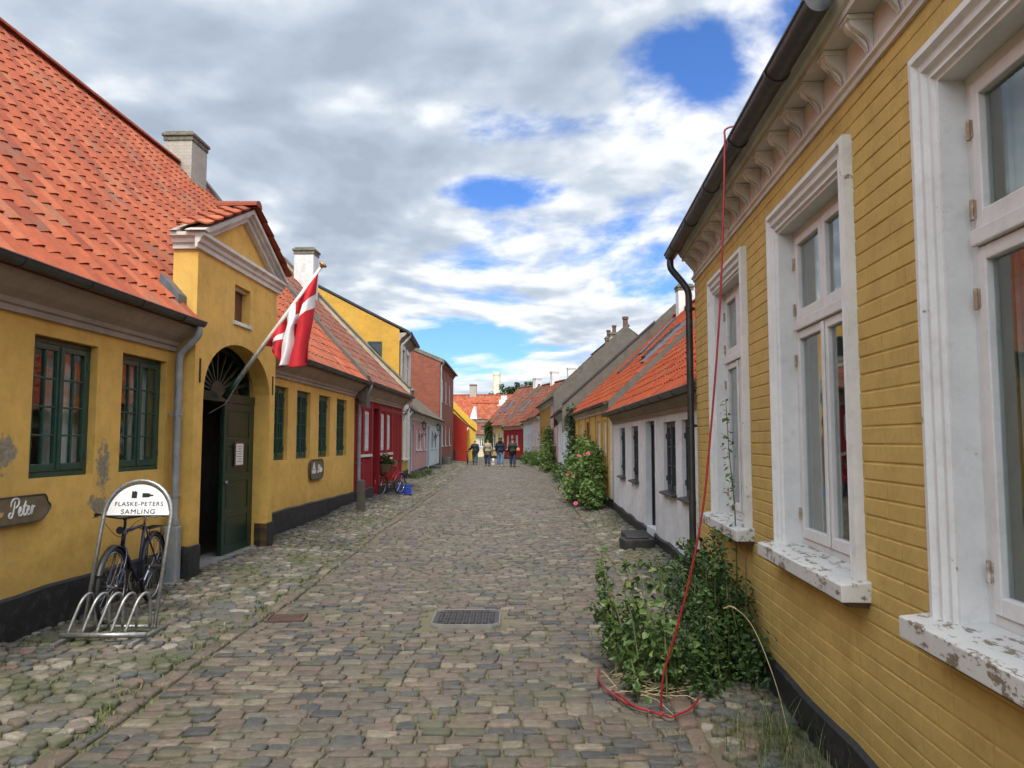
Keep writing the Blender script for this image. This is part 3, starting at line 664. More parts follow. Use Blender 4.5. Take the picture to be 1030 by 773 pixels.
# portal roof: two small pantile slopes running back into the main roof
def side_slope(sg):
    V=[];Q=[];Rn=[];h=.30;w=.22; Ls=math.hypot(hw,ap-4.01)+.1; nr=int(Ls/h)
    dx,dz=sg*hw/math.hypot(hw,ap-4.01),-(ap-4.01)/math.hypot(hw,ap-4.01); nx_,nz_=(-dz*sg if sg>0 else dz),abs(dx)
    nx_=-dz*sg; nz_=abs(dx)
    us=[0,.14,.32,.5,.68,.85,1.,1.]; hs=[.016,.008,.0,.004,.02,.032,.034,-.01]
    for r in range(nr):
        a0_=r*h; a1_=(r+1)*h+.03
        y=yf-.2; c=0
        zz=ap-(a0_)*abs(dz); ymax=YB-.05
        while y<ymax:
            k=len(V); rv=random.random(); j=random.uniform(-.008,.008); jl=random.uniform(-.003,.004)
            for (aa,lf) in ((a1_+j,.034+jl),(a0_,.006),(a1_+j,.016+jl)):
                for u,q in zip(us,hs):
                    l=lf+q+.02; V.append((ctr+dx*aa+nx_*l,y+u*w,ap+dz*aa+nz_*l)); Rn.append(rv)
            for q in range(7): Q.append((k+q,k+q+1,k+8+q+1,k+8+q)); Q.append((k+16+q,k+16+q+1,k+q+1,k+q))
            y+=w
    return V,Q,Rn
V1,Q1,R1=side_slope(-1); V2,Q2,R2=side_slope(1)
V1+=V2; Q1+=[tuple(i+len(V1)-len(V2) for i in q) for q in Q2]
pr=fast('portal_roof',V1,Q1,None,TILE_O,H.root,rnd=R1+R2)
mb=MB(); mb.prism_y([(ctr-hw+.02,4.01),(ctr+hw-.02,4.01),(ctr,ap+.0)],yf+.21,YB); mb.build('portal_roof_deck',CORN,pr)
mb=MB(); y=yf-.2
while y<YB-.1:
    mb.prism_y([(ctr+.11*math.cos(PI*k/7),ap+.03+.09*math.sin(PI*k/7)+random.uniform(-.003,.003)) for k in range(8)],y+.004,y+.29); y+=.27
mb.build('ridge_tiles',TILE_O,pr)
mb=MB(); mb.box(p0-.10,p0-.001,.16,1.15,3.0,3.12); mb.xf(Matrix.Identity(4)); 
mb=MB(); mb.prism_x([(-.12,3.16),(-.12,3.26),(.10,3.50),(.10,3.38)],p0-.2,p0-.002)
mb.build('lead_flashing',LEAD,H.root)
# fanlight, frame and door leaves, at the back of the arch
mb=MB(); y0=.06; N_=26
outer=[(am-(ah-.0)*math.cos(PI*k/N_),sp+.12+(rise-.1)*max(0,math.sin(PI*k/N_))**.85) for k in range(N_+1)]; inner=[(am-(ah-.09)*math.cos(PI*k/N_),sp+.12+(rise-.18)*max(0,math.sin(PI*k/N_))**.85) for k in range(N_+1)]
for k in range(N_): mb.prism_y([outer[k],outer[k+1],inner[k+1],inner[k]],y0,y0+.06)
for k in range(1,12):
    t=PI*k/12; e=(am-(ah-.1)*math.cos(t),sp+.12+(rise-.19)*max(0,math.sin(t))**.85); c=(am-.2*math.cos(t),sp+.12+.14*math.sin(t)); dx,dz=e[0]-c[0],e[1]-c[1]; l=math.hypot(dx,dz); px,pz=-dz/l*.011,dx/l*.011
    mb.prism_y([(c[0]-px,c[1]-pz),(c[0]+px,c[1]+pz),(e[0]+px*2.2,e[1]+pz*2.2),(e[0]-px*2.2,e[1]-pz*2.2)],y0+.012,y0+.045)
cc=[(am-.22*math.cos(PI*k/12),sp+.12+.16*math.sin(PI*k/12)) for k in range(13)]; mb.prism_y(cc,y0+.004,y0+.05)
mb.box(a0,a1,-.02,.10,sp+.0,sp+.12); mb.box(a0,a0+.08,-.01,.10,-.2,sp-.001); mb.box(a1-.08,a1,-.01,.10,-.2,sp-.001)
fan=mb.build('fanlight_frame',GREEN2,H.root)
mb=MB(); pts=outer; mb.prism_y([(am-(ah-.02)*math.cos(PI*k/N_),sp+.10+(rise-.12)*max(0,math.sin(PI*k/N_))**.85) for k in range(N_+1)],y0+.05,y0+.054); mb.build('pane',glass_mat('dark_pane',(.25,.26,.25)),fan)
mb=MB(); mb.prism_y([(am-(ah+.12)*math.cos(PI*k/N_),sp+.12+(rise+.3)*math.sin(PI*k/N_)) for k in range(N_+1)],.31,.33); mb.build('dark_hall_sheet',ROOM,fan)  # near-black sheet stands in for the shade of the hall behind
def leaf(x0,x1,z0,z1,name,label,M=None):
    mb=MB(); mb.box(x0,x1,.0,.045,z0,z1); st=.10; n_=4; ph=(z1-z0-st*(n_+1))/n_
    for k in range(n_+1): mb.box(x0+st,x1-st,-.012,-.0005,z0+k*(ph+st),z0+k*(ph+st)+st)
    mb.box(x0,x0+st,-.012,-.0005,z0,z1); mb.box(x1-st,x1,-.012,-.0005,z0,z1)
    for k in range(n_): z=z0+st+k*(ph+st); mb.box(x0+st+.035,x1-st-.035,-.006,-.0005,z+.035,z+ph-.035)
    if M: mb.xf(M)
    o=mb.build(name,GREEN2,H.root,bevel=.004); 
    if label: o['label']=label
    return o
zl=.10
dl=leaf(am+.06,a1-.085,zl,sp-.005,'door_leaf','closed green door leaf with a framed notice')
M=Matrix.Translation((a0+.10,.10,0))@Matrix.Rotation(R(86),4,'Z'); leaf(0,.95,zl,sp-.005,'door_leaf','door leaf standing open in the dark hall',M)
mb=MB(); mb.lathe([(.022,0),(.03,.02),(.022,.04)],0,0,10); mb.xf(Matrix.Translation((am+.11,-.02,1.05))@Matrix.Rotation(R(90),4,'X')); mb.build('handle',ZINC,dl)
mb=MB(); mb.box(a0+.003,a1-.003,-.10,.3,-.1,.095); mb.build('doorstep',plain('granite_step',(.20,.19,.175),.85,dirt=(.1,.1,.09)),H.root,bevel=.012)
# notice on the closed leaf
nx0=S(10.3)
mb=MB(); mb.box(-.15,.15,-.02,.0,-.17,.17)
nt_=mb.build('notice_frame',BROWN,None,bevel=.004); tag(nt_,'white paper notice in a brown frame hanging on the green museum door','notice'); nt_.location=H.world(am+.55,-.013,1.42); nt_.rotation_euler=(0,0,H.ang)
mb=MB(); mb.box(-.125,.125,-.023,-.0205,-.145,.145); pp=mb.build('paper',PAPER,nt_)
mb=MB()
for k in range(7):
    w_=[.09,.06,.10,.08,.10,.05,.09][k]; mb.box(-w_,w_ if k%2 else w_*.8,-.0245,-.0235,.105-.035*k,.112-.035*k)
mb.build('print',DGREY,pp)
# cornices, gutters, roof
cornice(H,0,S(8.60),2.62,2.92,.27,CORN); cornice(H,S(11.32),H.L,2.62,2.92,.27,CORN)
def inport(x,y): return p0-.05<x<p1+.05 and y<-.02
tiles(H,0,H.L,PM,TILE_O,skip=inport,cut=(p0+.01,p1-.01,.06))
gutter(H,0,S(8.57),-.33,2.95,.06,DZINC); gutter(H,S(11.35),H.L+.1,-.33,2.95,.065,DZINC)
g=S(8.50); o=pipe(H,[(g,-.33,2.89),(g,-.33,2.80),(g+.0,-.115,2.58),(g,-.115,.72)],.042,LGREY,clips=[(g,-.115,1.9),(g,-.115,1.0)])
mb=MB(); mb.prism_z([(g-.06,-.18),(g+.06,-.18),(g+.06,-.03),(g-.06,-.03)],-.05,.66); mb.prism_z([(g-.045,-.16),(g+.045,-.16),(g+.045,-.05),(g-.045,-.05)],.66,.74); mb.box(g-.1,g+.1,-.2,-.03,-.05,.05); mb.build('pipe_guard',LGREY,H.root,bevel=.012)
chimney(H,S(16.5),3.72,.78,.62,6.9,8.42,CHB)
mb=MB(); mb.tube([(S(11.40),-.06,-.02),(S(11.40),-.06,.42),(S(11.40),-.03,.5)],.022,8); mb.build('corner_rod',ZINC,H.root)

# ------------------------------------------------------------------ crimson timbered house
H=House('crimson_house','crimson timber-framed cottage with white windows next to the yellow museum',(-3.61,17.36),(-3.43,23.6),'L')
S=H.s_; ww=[(17.66,18.12),(18.40,18.97),(20.34,20.86),(21.2,21.72)]
PR=[(-.28,3.0),(.6,3.85),(2.0,5.28),(3.75,7.12)]
shell(H,W_RED,2.62,PR,8,[(S(a),S(b),1.36,2.35) for a,b in ww]+[(S(19.42),S(20.08),.2,2.45)])
for a,b in ww: window(H,S(a),S(b),1.36,2.35,WPAINT,rec=.03,nx=1,nz=3,curtain=[(S(a)+.1,S(b)-.1,1.4,2.3,.12)],fw=.05,cw=.04)
for a,b in ((17.6,19.1),(20.25,21.9)):
    mb=MB(); mb.box(S(a),S(b),-.05,-.001,1.22,1.28); mb.build('ledge',WHITER,H.root)
door(H,S(19.42),S(20.08),.2,2.45,BLACKD,rec=.15)
mb=MB()
for y_ in (17.4,18.25,19.2,20.2,21.05,21.95,22.8,23.5): mb.box(S(y_)-.06,S(y_)+.06,-.012,-.001,.5,2.6)
mb.box(S(17.5),S(19.1),-.010,-.001,2.42,2.52); mb.box(S(20.25),S(23.5),-.010,-.001,2.42,2.52); mb.build('timber_frame',REDP,H.root)
plinth(H,0,H.L,-.3,.45,gaps=[(S(19.42),S(20.08))]); cornice(H,0,H.L,2.60,2.93,.26,CORN)
tiles(H,.3,H.L-.28,PR,TILE_B,near=True,w=.22,h=.34); verge(H,-.02,.3,[(-.28,2.96),(.55,3.84),(2.0,5.52),(3.75,7.70)],GREYP,up=.16,down=.6); verge(H,H.L-.28,H.L,PR,CREAMP,up=.24,down=.3)
mb=MB(); mb.prism_x([(y,z+.29) for y,z in PR]+[(y,z+.245) for y,z in PR][::-1],H.L-.33,H.L+.04); mb.build('coping',CAPM,H.root)
gutter(H,0.12,H.L,-.34,2.97,.06,DZINC)
pipe(H,[(.10,-.34,2.92),(.10,-.34,2.82),(.14,-.075,2.5),(.14,-.075,.45),(.2,-.12,.3)],.045,LGREY,clips=[(.14,-.075,2.2),(.14,-.075,1.1)])
chimney(H,S(22.9),2.9,.55,.6,5.2,7.5,CHW)
def skylight(H,x,y,prof,w,l,opened=.0,mat=DZINC):
    for (a,b) in zip(prof[:-1],prof[1:]):
        if a[0]<=y<=b[0]: sl=math.atan2(b[1]-a[1],b[0]-a[0]); z=a[1]+(y-a[0])*math.tan(sl)
    mb=MB(); f=.05
    mb.box(-w/2,-w/2+f,0,l,0,.07); mb.box(w/2-f,w/2,0,l,0,.07); mb.box(-w/2+f,w/2-f,0,f,0,.065); mb.box(-w/2+f,w/2-f,l-f,l,0,.065)
    o=mb.build('skylight',mat,H.root); o.location=(x,y,z+.03); o.rotation_euler=(sl,0,0)
    mb=MB(); mb.box(-w/2+f,w/2-f,f,l-f,.045,.05); g=mb.build('pane',glass_mat('roof_glass',(.3,.33,.36)),o)
    mb=MB(); mb.box(-w/2+f,w/2-f,f,l-f,.01,.03); mb.build('dark_room_sheet',ROOM,o)  # dark sheet under the glass paints in the unlit room below
    if opened:
        mb=MB(); mb.box(-w/2,w/2,0,l,0,.05); s_=mb.build('open_sash',mat,o); s_.location=(0,.0,.13); s_.rotation_euler=(opened,0,0)
    return o
skylight(H,S(18.6),1.3,PR,.6,.9); 

# ------------------------------------------------------------------ tall yellow house beyond
H=House('tall_yellow_house','two-storey yellow house showing a plain gable above the crimson cottage roof',(-3.95,26.3),(-4.17,30.5),'L')
S=H.s_; PR=[(-.3,5.45),(1.2,6.2),(4.6,7.95)]
shell(H,W_ORG,5.3,PR,9,[(S(26.9),S(28.1),3.4,4.95),(S(28.9),S(29.9),3.4,4.95),(S(26.9),S(28.1),1.05,2.85),(S(28.9),S(29.9),1.05,2.85)])
for a,b in((26.9,28.1),(28.9,29.9)):
    for c,d in((3.4,4.95),(1.05,2.85)):
        window(H,S(a),S(b),c,d,WPAINT,rec=.03,nx=1,nz=1,transom=d-.5,curtain=[(S(a)+.08,S(b)-.08,c,d,.1)])
        mb=MB(); e=.16
        mb.box(S(a)-e,S(a)-.001,-.05,-.001,c-.1,d+e); mb.box(S(b)+.001,S(b)+e,-.05,-.001,c-.1,d+e); mb.box(S(a)-.001,S(b)+.001,-.05,-.001,d+.001,d+e); mb.box(S(a)-e-.04,S(b)+e+.04,-.09,-.001,c-.18,c-.101); mb.build('window_surround',WPAINT,H.root)
mb=MB(); mb.box(H.L-.3,H.L-.05,-.06,-.001,.3,5.2); mb.build('pilaster',WPAINT,H.root)
plinth(H,0,H.L,-.3,.5); tiles(H,0,H.L,PR,TILE_G,near=False); gutter(H,-.1,H.L,-.36,5.42,.07,DZINC); cornice(H,0,H.L,5.12,5.4,.25,CORN)
mb=MB(); mb.prism_x([(y,z+.04) for y,z in PR]+[(y,z-.03) for y,z in PR][::-1],-.03,.0); mb.build('bargeboard',DGREY,H.root)
pipe(H,[(.1,-.36,5.36),(.1,-.36,5.25),(.1,-.08,4.95),(.1,-.08,.3)],.045,LGREY)
mb=MB(); yy0,yy1=.60,1.10; mb.box(-.03,-.001,yy0,yy0+.05,4.42,5.08); mb.box(-.03,-.001,yy1-.05,yy1,4.42,5.08); mb.box(-.03,-.001,yy0+.05,yy1-.05,5.03,5.08); mb.box(-.03,-.001,yy0+.05,yy1-.05,4.42,4.47)
w=mb.build('gable_window',GREEN,H.root); mb=MB(); mb.box(-.012,-.002,yy0+.05,yy1-.05,4.47,5.03); mb.build('pane',plain('dark_glass',(.03,.035,.04),.08,bs=0),w)

def row_house(name,label,pn,pf,side,wmat,eave,prof,tmat,wins=(),doors=(),fmat=WPAINT,plz=.4,cat='house',corn=None,near=False,depth=8,gut=DZINC,sill=WHITER,plm=None,lites=(1,3),dmat=BLACKD,z0=-.3,tx=(0,0)):
    H=House(name,label,pn,pf,side,cat)
    W=[]
    for (a,b,c,d) in wins: W.append((a,b,c,d))
    D=[(a,b,c,d) for (a,b,c,d) in doors]
    shell(H,wmat,eave-.32,prof,depth,W+D,z0=z0)
    for (a,b,c,d) in W: window(H,a,b,c,d,fmat,rec=.05,nx=lites[0],nz=lites[1],curtain=[(a+.06,a+(b-a)*.3,c,d,.1),(b-(b-a)*.3,b-.06,c,d,.1)],sill=dict(ext=.05,out=.06,th=.04),sillmat=sill,bev=0)
    for (a,b,c,d) in D: door(H,a,b,c,d,dmat,rec=.1,fmat=fmat)
    if plz: plinth(H,0,H.L,-.3,plz,gaps=sorted([(a,b) for a,b,_,_ in D]),mat=plm)
    cornice(H,0,H.L,eave-.34,eave-.05,.2,corn or WHITER); gutter(H,0,H.L,prof[0][0]-.05,prof[0][1]-.02,.055,gut)
    tiles(H,tx[0],H.L-tx[1],prof,tmat,near=near,w=.22 if near else .24,h=.34 if near else .4)
    return H
def dz(x,w,c,d): return (x,x+w,c,d)
H=row_house('pink_house','low pink cottage with a green dormer, left of the little white cottage',(-4.2,30.55),(-4.33,38.5),'L',W_PINK,2.85,[(-.25,2.82),(3.9,6.2)],TILE_G,[dz(3.2,.8,1.2,2.1),dz(4.7,.8,1.2,2.1),dz(6.6,.8,1.2,2.1)],[dz(1.3,.85,.25,2.3)],plz=.35)
mb=MB(); mb.box(2.0,3.4,.55,2.6,3.4,4.15); dm=mb.build('dormer',GREEN,H.root); mb=MB(); mb.prism_x([(.40,4.16),(.40,4.28),(2.9,4.5),(2.9,4.36)],1.85,3.55); mb.build('dormer_roof',LEAD,dm)
mb=MB(); mb.box(2.2,3.2,.52,.549,3.62,4.08); mb.build('pane',MATS['dark_glass'],dm)
mb=MB(); mb.box(2.12,2.2,.50,.549,3.55,4.12);mb.box(3.2,3.28,.50,.549,3.55,4.12);mb.box(2.66,2.74,.50,.519,3.55,4.12); mb.build('dormer_frame',WPAINT,dm)
pipe(H,[(.2,-.3,2.75),(.2,-.07,2.5),(.2,-.07,.2)],.045,LGREY)
H=row_house('white_front_cottage','little white cottage with dark windows between the pink cottage and the brick house',(-4.33,38.55),(-4.42,46),'L',W_PALEB,2.85,[(-.25,2.82),(3.9,6.2)],TILE_G,[dz(2.6,.9,1.2,2.15),dz(4.6,.9,1.2,2.15)],[dz(.4,.95,.3,2.4)],plz=.3,fmat=DGREY)
H=row_house('brick_house','tall red-brick house with white windows on the left side of the street',(-4.42,46.1),(-4.43,57),'L',BRICK_R,6.6,[(-.25,6.55),(4.8,8.7)],TILE_B,[dz(x,1.0,c,d) for x in (1.6,4.2,7.2) for c,d in ((1.3,2.6),(4.1,5.6))],[dz(9.2,1,.3,2.3)],plz=.5,plm=GREYP,corn=BRICK_R)
pipe(H,[(.1,-.32,6.5),(.1,-.08,6.2),(.1,-.08,.2)],.05,LGREY)
mb=MB(); mb.prism_x([(y,z+.06) for y,z in [(-.25,6.55),(4.8,8.7)]]+[(4.8,8.5),(-.25,6.38)],-.06,.0); mb.build('coping',CAPM,H.root)
H=row_house('ox_red_house','small ox-red gable-fronted house beyond the brick house',(-3.5,59),(-3.75,62.4),'L',W_OX,2.75,[(-.1,2.72),(4.2,6.6)],TILE_B,[],[dz(1.2,.8,.1,2.0)],plz=0)
mb=MB(); mb.box(-.35,-.01,.9,1.8,.1,.9); mb.build('bin_shed',BLACKD,H.root)
H=row_house('yellow_gable_house','yellow house with a curved yellow gable edge behind the ox-red house',(-3.02,62.6),(-4.4,69),'L',plaster('wash_bright_yellow',(.72,.45,.07),amount=.2),2.9,[(-.1,2.88),(.5,3.35),(4.6,7.5)],TILE_O,[dz(1.5,.8,1.1,2.1)],[],plz=.3)
verge(H,-.15,.3,[(-.1,2.88),(.5,3.35),(4.6,7.5)],MATS['wash_bright_yellow'],up=.16,down=.45)
# end of the street
H=row_house('orange_roofed_house','large house with a broad orange roof closing the far end of the street',(-12,96),(2.6,95.5),'L',W_WHITE,4.6,[(-.3,4.5),(4.4,7.7)],TILE_O,[],[],plz=0,depth=9)
chimney(H,6.7,4.4,.9,.8,7,9.1,CHB)
H=row_house('far_white_house','white house with a small pointed gable under orange tiles at the end of the street',(-4.9,86),(-.4,85.5),'L',W_WHITE,4.15,[(-.2,4.1),(2.2,6.0)],TILE_O,[dz(.9,.5,2.7,3.6),dz(2.8,.5,2.7,3.6)],[],plz=0,depth=5)
mb=MB(); mb.prism_y([(.1,4.1),(1.0,4.1),(.6,5.6)],-.25,1.5); mb.build('pointed_gable',W_WHITE,H.root)
mb=MB(); mb.box(3.2,3.95,1.9,2.6,5.4,6.4); mb.box(3.4,4.1,2.0,2.5,6.4,6.9); mb.box(3.0,3.5,1.8,2.5,5.2,5.8); mb.build('stepped_chimney',CHW,H.root)
H=row_house('far_garden_building','low whitewashed outbuilding with a red tiled roof below the far white house',(-4.6,78),(-2.2,77.5),'L',W_CREAM,2.3,[(-.2,2.3),(1.6,3.5)],TILE_B,[dz(.3,.6,1,1.9),dz(1.2,.6,1,1.9)],[],plz=0,depth=3)

# ------------------------------------------------------------------ right-hand side
RX=lambda Y:1.31+.0671*Y
H=HR=House('yellow_brick_house','painted yellow brick house with peeling white window surrounds close on the right',(RX(-2.5),-2.5),(RX(7.35),7.35),'R')
S=H.s_
W_BR=plaster('painted_brick_yellow',(.60,.41,.13),stain=(.34,.22,.06),amount=.8,und=.25,damp=(.2,1.2))
wins=[(5.27,6.52),(3.31,4.60),(1.32,2.66),(-.65,.68)]
PEEL=peeling('peeling_white',amount=.12,scale=7); PEELS=peeling('peeling_sill',amount=.85,scale=9,stretch=(1,2.2,2),paint=(.66,.65,.61)); PAINTW=peeling('window_white',paint=(.76,.74,.72),amount=-.18,scale=6)
Z0,Z1=1.0,2.98; sw=.135
ops=[]
for a,b in wins:
    x0,x1=H.rng(a,b); ops.append((x0+sw,x1-sw,Z0,Z1-sw))
PR=[(-.10,3.50),(4.2,6.6)]
shell(H,W_BR,3.5,PR,8,ops)
# real brick relief under the paint
holes=[(H.rng(a,b)[0]+.03,H.rng(a,b)[1]-.03,Z0-.07,Z1-.03) for a,b in wins]
V=[];Q=[];ch=.0755; z=.0; r=0
while z<3.15:
    x=S(7.35)-.0 + (0 if r%2==0 else -.115); xe=S(.6)
    while x<xe:
        l=.232 if random.random()<.85 else .115
        a,b=x+.0012,x+l-.0012; c,d=z+.0028,z+ch-.0028
        a=max(a,0)
        segs=[(a,b)]
        for (h0,h1,h2,h3) in holes:
            if d>h2 and c<h3:
                ns=[]
                for u,v in segs:
                    if v<=h0 or u>=h1: ns.append((u,v))
                    else:
                        if u<h0: ns.append((u,h0))
                        if v>h1: ns.append((h1,v))
                segs=ns
        for u,v in segs:
            if v-u<.015: continue
            pr_=random.uniform(.0030,.0050); t=[random.uniform(-.0004,.0004) for _ in range(4)]; bw=.0055; k=len(V); jz=random.uniform(-.0015,.0015)
            V+=[(u,.001,c),(v,.001,c),(v,.001,d),(u,.001,d),(u+.0008,-pr_*.7,c+.0025),(v-.0008,-pr_*.7,c+.0025),(v-.0008,-pr_*.7,d-.0025),(u+.0008,-pr_*.7,d-.0025),(u+.003,-pr_+t[0],c+bw+jz),(v-.003,-pr_+t[1],c+bw+jz),(v-.003,-pr_+t[2],d-bw+jz),(u+.003,-pr_+t[3],d-bw+jz)]
            for m_ in (0,4):
                for q in range(4): Q.append((k+m_+q,k+m_+(q+1)%4,k+m_+4+(q+1)%4,k+m_+4+q))
            Q.append((k+8,k+9,k+10,k+11))
        x+=l
    z+=ch; r+=1
fast('brick_facing',V,Q,None,W_BR,H.root,smooth=False)
def molding(mb,x0,x1,zb,zt,prof):
    for (t0,y0),(t1,y1) in zip(prof[:-1],prof[1:]):
        A_=[(x0+t0,y0,zb),(x0+t0,y0,zt-t0),(x1-t0,y0,zt-t0),(x1-t0,y0,zb)]; B_=[(x0+t1,y1,zb),(x0+t1,y1,zt-t1),(x1-t1,y1,zt-t1),(x1-t1,y1,zb)]
        mb.add(A_+B_,[(0,1,5,4),(1,2,6,5),(2,3,7,6)])
RUST=plain('rusty_hinge',(.38,.28,.19),.7,.3,dirt=(.7,.68,.64),scale=12)
for k,(a,b) in enumerate(wins):
    x0,x1=H.rng(a,b)
    w=window(H,x0+sw,x1-sw,Z0,Z1-sw,PAINTW,rec=.08,dep=.06,nx=1,nz=1,fw=.045,cw=.048,transom=2.27,sill=dict(ext=sw+.05,out=.13,th=.085),sillmat=PEELS,hinges=RUST,glass=GLASSR,
        curtain=[(x0+sw+.05,x0+sw+.36,1.05,2.8,.1),(x1-sw-.42,x1-sw-.06,1.05,2.8,.1)],label='tall peeling white window with an iron-hinged top light',bev=.005)
    mb=MB(); molding(mb,x0,x1,Z0-.005,Z1,[(0,0),(0,-.045),(.03,-.05),(.042,-.03),(.07,-.028),(.082,-.040),(.092,-.022),(.105,-.018),(.11,-.026),(.12,-.026),(.125,-.012),(sw+.004,-.010),(sw+.004,.095)])
    mb.build('window_surround',PEEL,w,bevel=0)
    mb=MB(); mb.prism_x([(.0,Z0-.085),(-.10,Z0-.085),(-.09,Z0-.11),(-.0,Z0-.115)],x0-.02,x1+.02); mb.build('sill_brick',BROWN,w)
plinth(H,0,H.L,-.3,.25,out=.028)
# bracketed cornice
mb=MB()
for prf,out in (([(0,3.16),(-.018,3.16),(-.022,3.18),(-.036,3.19),(-.036,3.205),(-.015,3.215),(-.015,3.37),(0,3.37)],0),([(0,3.371),(-.125,3.371),(-.125,3.40),(-.14,3.41),(-.155,3.44),(-.175,3.455),(-.175,3.48),(0,3.48)],0)):
    mb.prism_x(prf,0,H.L)
cn=mb.build('cornice',WHITER,H.root)
BRK=plaster('bracket_white',(.74,.69,.62),stain=(.3,.25,.2),amount=.8,und=.2)
x=.14
while x<H.L-.1:
    mb=MB(); q=[]
    for k in range(15):
        t=k/14; z=3.365-.145*t; out=.015+.088*(1-t)**.8+.020*math.sin(t*PI*2.1)*(1-.2*t); q.append((-out,z))
    q.append((-.015,3.215)); q=[(-.015,3.365)]+q
    mb.prism_x(q,x-.036,x+.036); mb.prism_x([(-.016,3.369),(-.118,3.369),(-.122,3.355),(-.11,3.348),(-.016,3.348)],x-.046,x+.046)
    mb.prism_x([(yy-.008,zz) for yy,zz in q[1:-1]]+[(-.025,3.225)],x-.012,x+.012)
    mb.build('cornice_bracket',BRK,cn,bevel=.004); x+=.298
tiles(H,0,H.L,PR,TILE_O,near=False)
gutter(H,-.05,S(3.02),-.228,3.45,.058,DZINC); gutter(H,S(2.9),H.L,-.15,3.60,.058,DZINC)
mb=MB(); mb.prism_x([(-.02,3.481),(-.13,3.481),(-.10,3.62),(-.02,3.62)],S(2.9),H.L); mb.build('eaves_board',WHITER,H.root)
g=-.02; pipe(H,[(g,-.235,3.39),(g,-.235,3.31),(g,-.12,3.17),(g,-.06,3.08),(g,-.06,-.0)],.034,DZINC,clips=[(g,-.06,2.9),(g,-.06,1.75),(g,-.06,.55)])

H=HW=House('white_cottage','low white cottage with dark grey windows and black plinth behind the yellow brick house',(2.12,7.45),(2.26,16.9),'R')
S=H.s_; ww=[(8.9,9.6),(10.0,10.85),(13.25,14.05),(14.95,15.75)]; dd=H.rng(11.6,12.45)
PR=[(-.14,2.22),(3.8,5.98)]
shell(H,W_WHITE,2.05,PR,7.5,[(*H.rng(a,b),.90,1.87) for a,b in ww]+[(dd[0],dd[1],.24,1.92)])
for k,(a,b) in enumerate(ww): window(H,*H.rng(a,b),.90,1.87,DGREY,rec=.05,nx=1,nz=3,cw=.04,fw=.04,sill=dict(ext=.04,out=.07,th=.04),sillmat=DGREY,hinges=DGREY,curtain=[(H.rng(a,b)[0]+.1,H.rng(a,b)[1]-.1,.92,1.5,.1)] if k==1 else None)
door(H,dd[0],dd[1],.24,1.92,BLACKD,rec=.12,panels=2)
plinth(H,0,H.L,-.3,.26,gaps=[dd],z1b=.17); cornice(H,0,H.L,1.98,2.18,.12,CORN)
tiles(H,.0,H.L,PR,TILE_R,w=.2,h=.30,lap=.012); gutter(H,0,H.L-.02,-.21,2.2,.06,DZINC)
pipe(H,[(dd[1]+.15,-.21,2.14),(dd[1]+.15,-.21,2.13)],.02,DZINC,name='gutter_outlet')
mb=MB(); mb.prism_z([(dd[0]-.0,-.42),(dd[1]+.0,-.42),(dd[1]+.02,-.03),(dd[0]-.02,-.03)],-.05,.16); mb.build('doorstep',TAR,H.root,bevel=.02)

H=HY=House('yellow_cottage','yellow cottage with white windows behind the rose bush and skylights in its orange roof',(2.26,16.95),(2.1,27),'R')
S=H.s_; ww=[(18.0,18.5),(19.1,19.7),(23.2,23.8)]
PR=[(-.1,2.5),(3.8,6.08)]
shell(H,W_YEL2,2.32,PR,7.5,[(*H.rng(a,b),1.25,2.1) for a,b in ww]+[(*H.rng(17.05,17.65),.2,2.15),(*H.rng(21.5,22.2),.2,2.15)])
for a,b in ww: window(H,*H.rng(a,b),1.25,2.1,WPAINT,rec=.04,nx=1,nz=3)
door(H,*H.rng(17.05,17.65),.2,2.15,WPAINT,rec=.06,panels=3); door(H,*H.rng(21.5,22.2),.2,2.15,BROWN,rec=.06,panels=3)
mb=MB()
for y_ in (17.8,18.75,19.95,21.3,22.4,24.2,25.5,26.8): mb.box(S(y_)-.06,S(y_)+.06,-.012,-.001,.3,2.28)
mb.build('timber_frame',OCHT,H.root)
plinth(H,0,H.L,-.3,.3); cornice(H,0,H.L,2.28,2.46,.1,WHITER); tiles(H,0,H.L-.0,PR,TILE_R,w=.2,h=.30,lap=.012); gutter(H,0,H.L,-.17,2.48,.06,DZINC)
for (Yq,yq,l,op) in ((18.0,.9,1.5,.0),(19.7,1.25,1.3,.05),(23.2,1.15,1.3,.0)): skylight(H,S(Yq),yq,PR,.42,l,op,LEAD if Yq==18.0 else DZINC)
verge(H,H.L-.01,H.L+.02,PR,GREYP,up=.02,down=.22)
chimney(H,S(25.4),3.75,.42,.5,5.7,6.9,CHW)

H=row_house('white_vine_house','white house with a pale door and grey gable wall beyond the yellow cottage',(2.1,27.05),(2.26,37),'R',W_WHITE,2.85,[(-.3,2.78),(3.9,6.5)],TILE_G,[dz(1.6,.7,1.3,2.2),dz(6.5,.7,1.3,2.2)],[dz(3.5,1.0,.25,2.3)],fmat=WPAINT,dmat=WPAINT,plz=.35,tx=(0,.25))
PV=[(-.3,2.78),(3.9,6.5)]; verge(H,H.L-.25,H.L,PV,GREYP,up=.12,down=.9); mb=MB(); mb.prism_x([(y,z+.20) for y,z in [(-.3,2.78),(3.05,5.75)]]+[(y,z+.121) for y,z in [(-.3,2.78),(3.05,5.75)]][::-1],H.L-.3,H.L+.05); mb.build('coping',DGREY,H.root)
PG=[(-.22,3.82),(3.5,7.3)]
H=row_house('pink_gable_house','narrow pink house under a mossy grey gable with chimney pots on the right side',(2.27,37.05),(2.13,42),'R',W_PINK,3.9,PG,TILE_G,[dz(1.2,.8,1.4,2.5),dz(3,.8,1.4,2.5)],[],plz=.4,depth=7,tx=(0,.2))
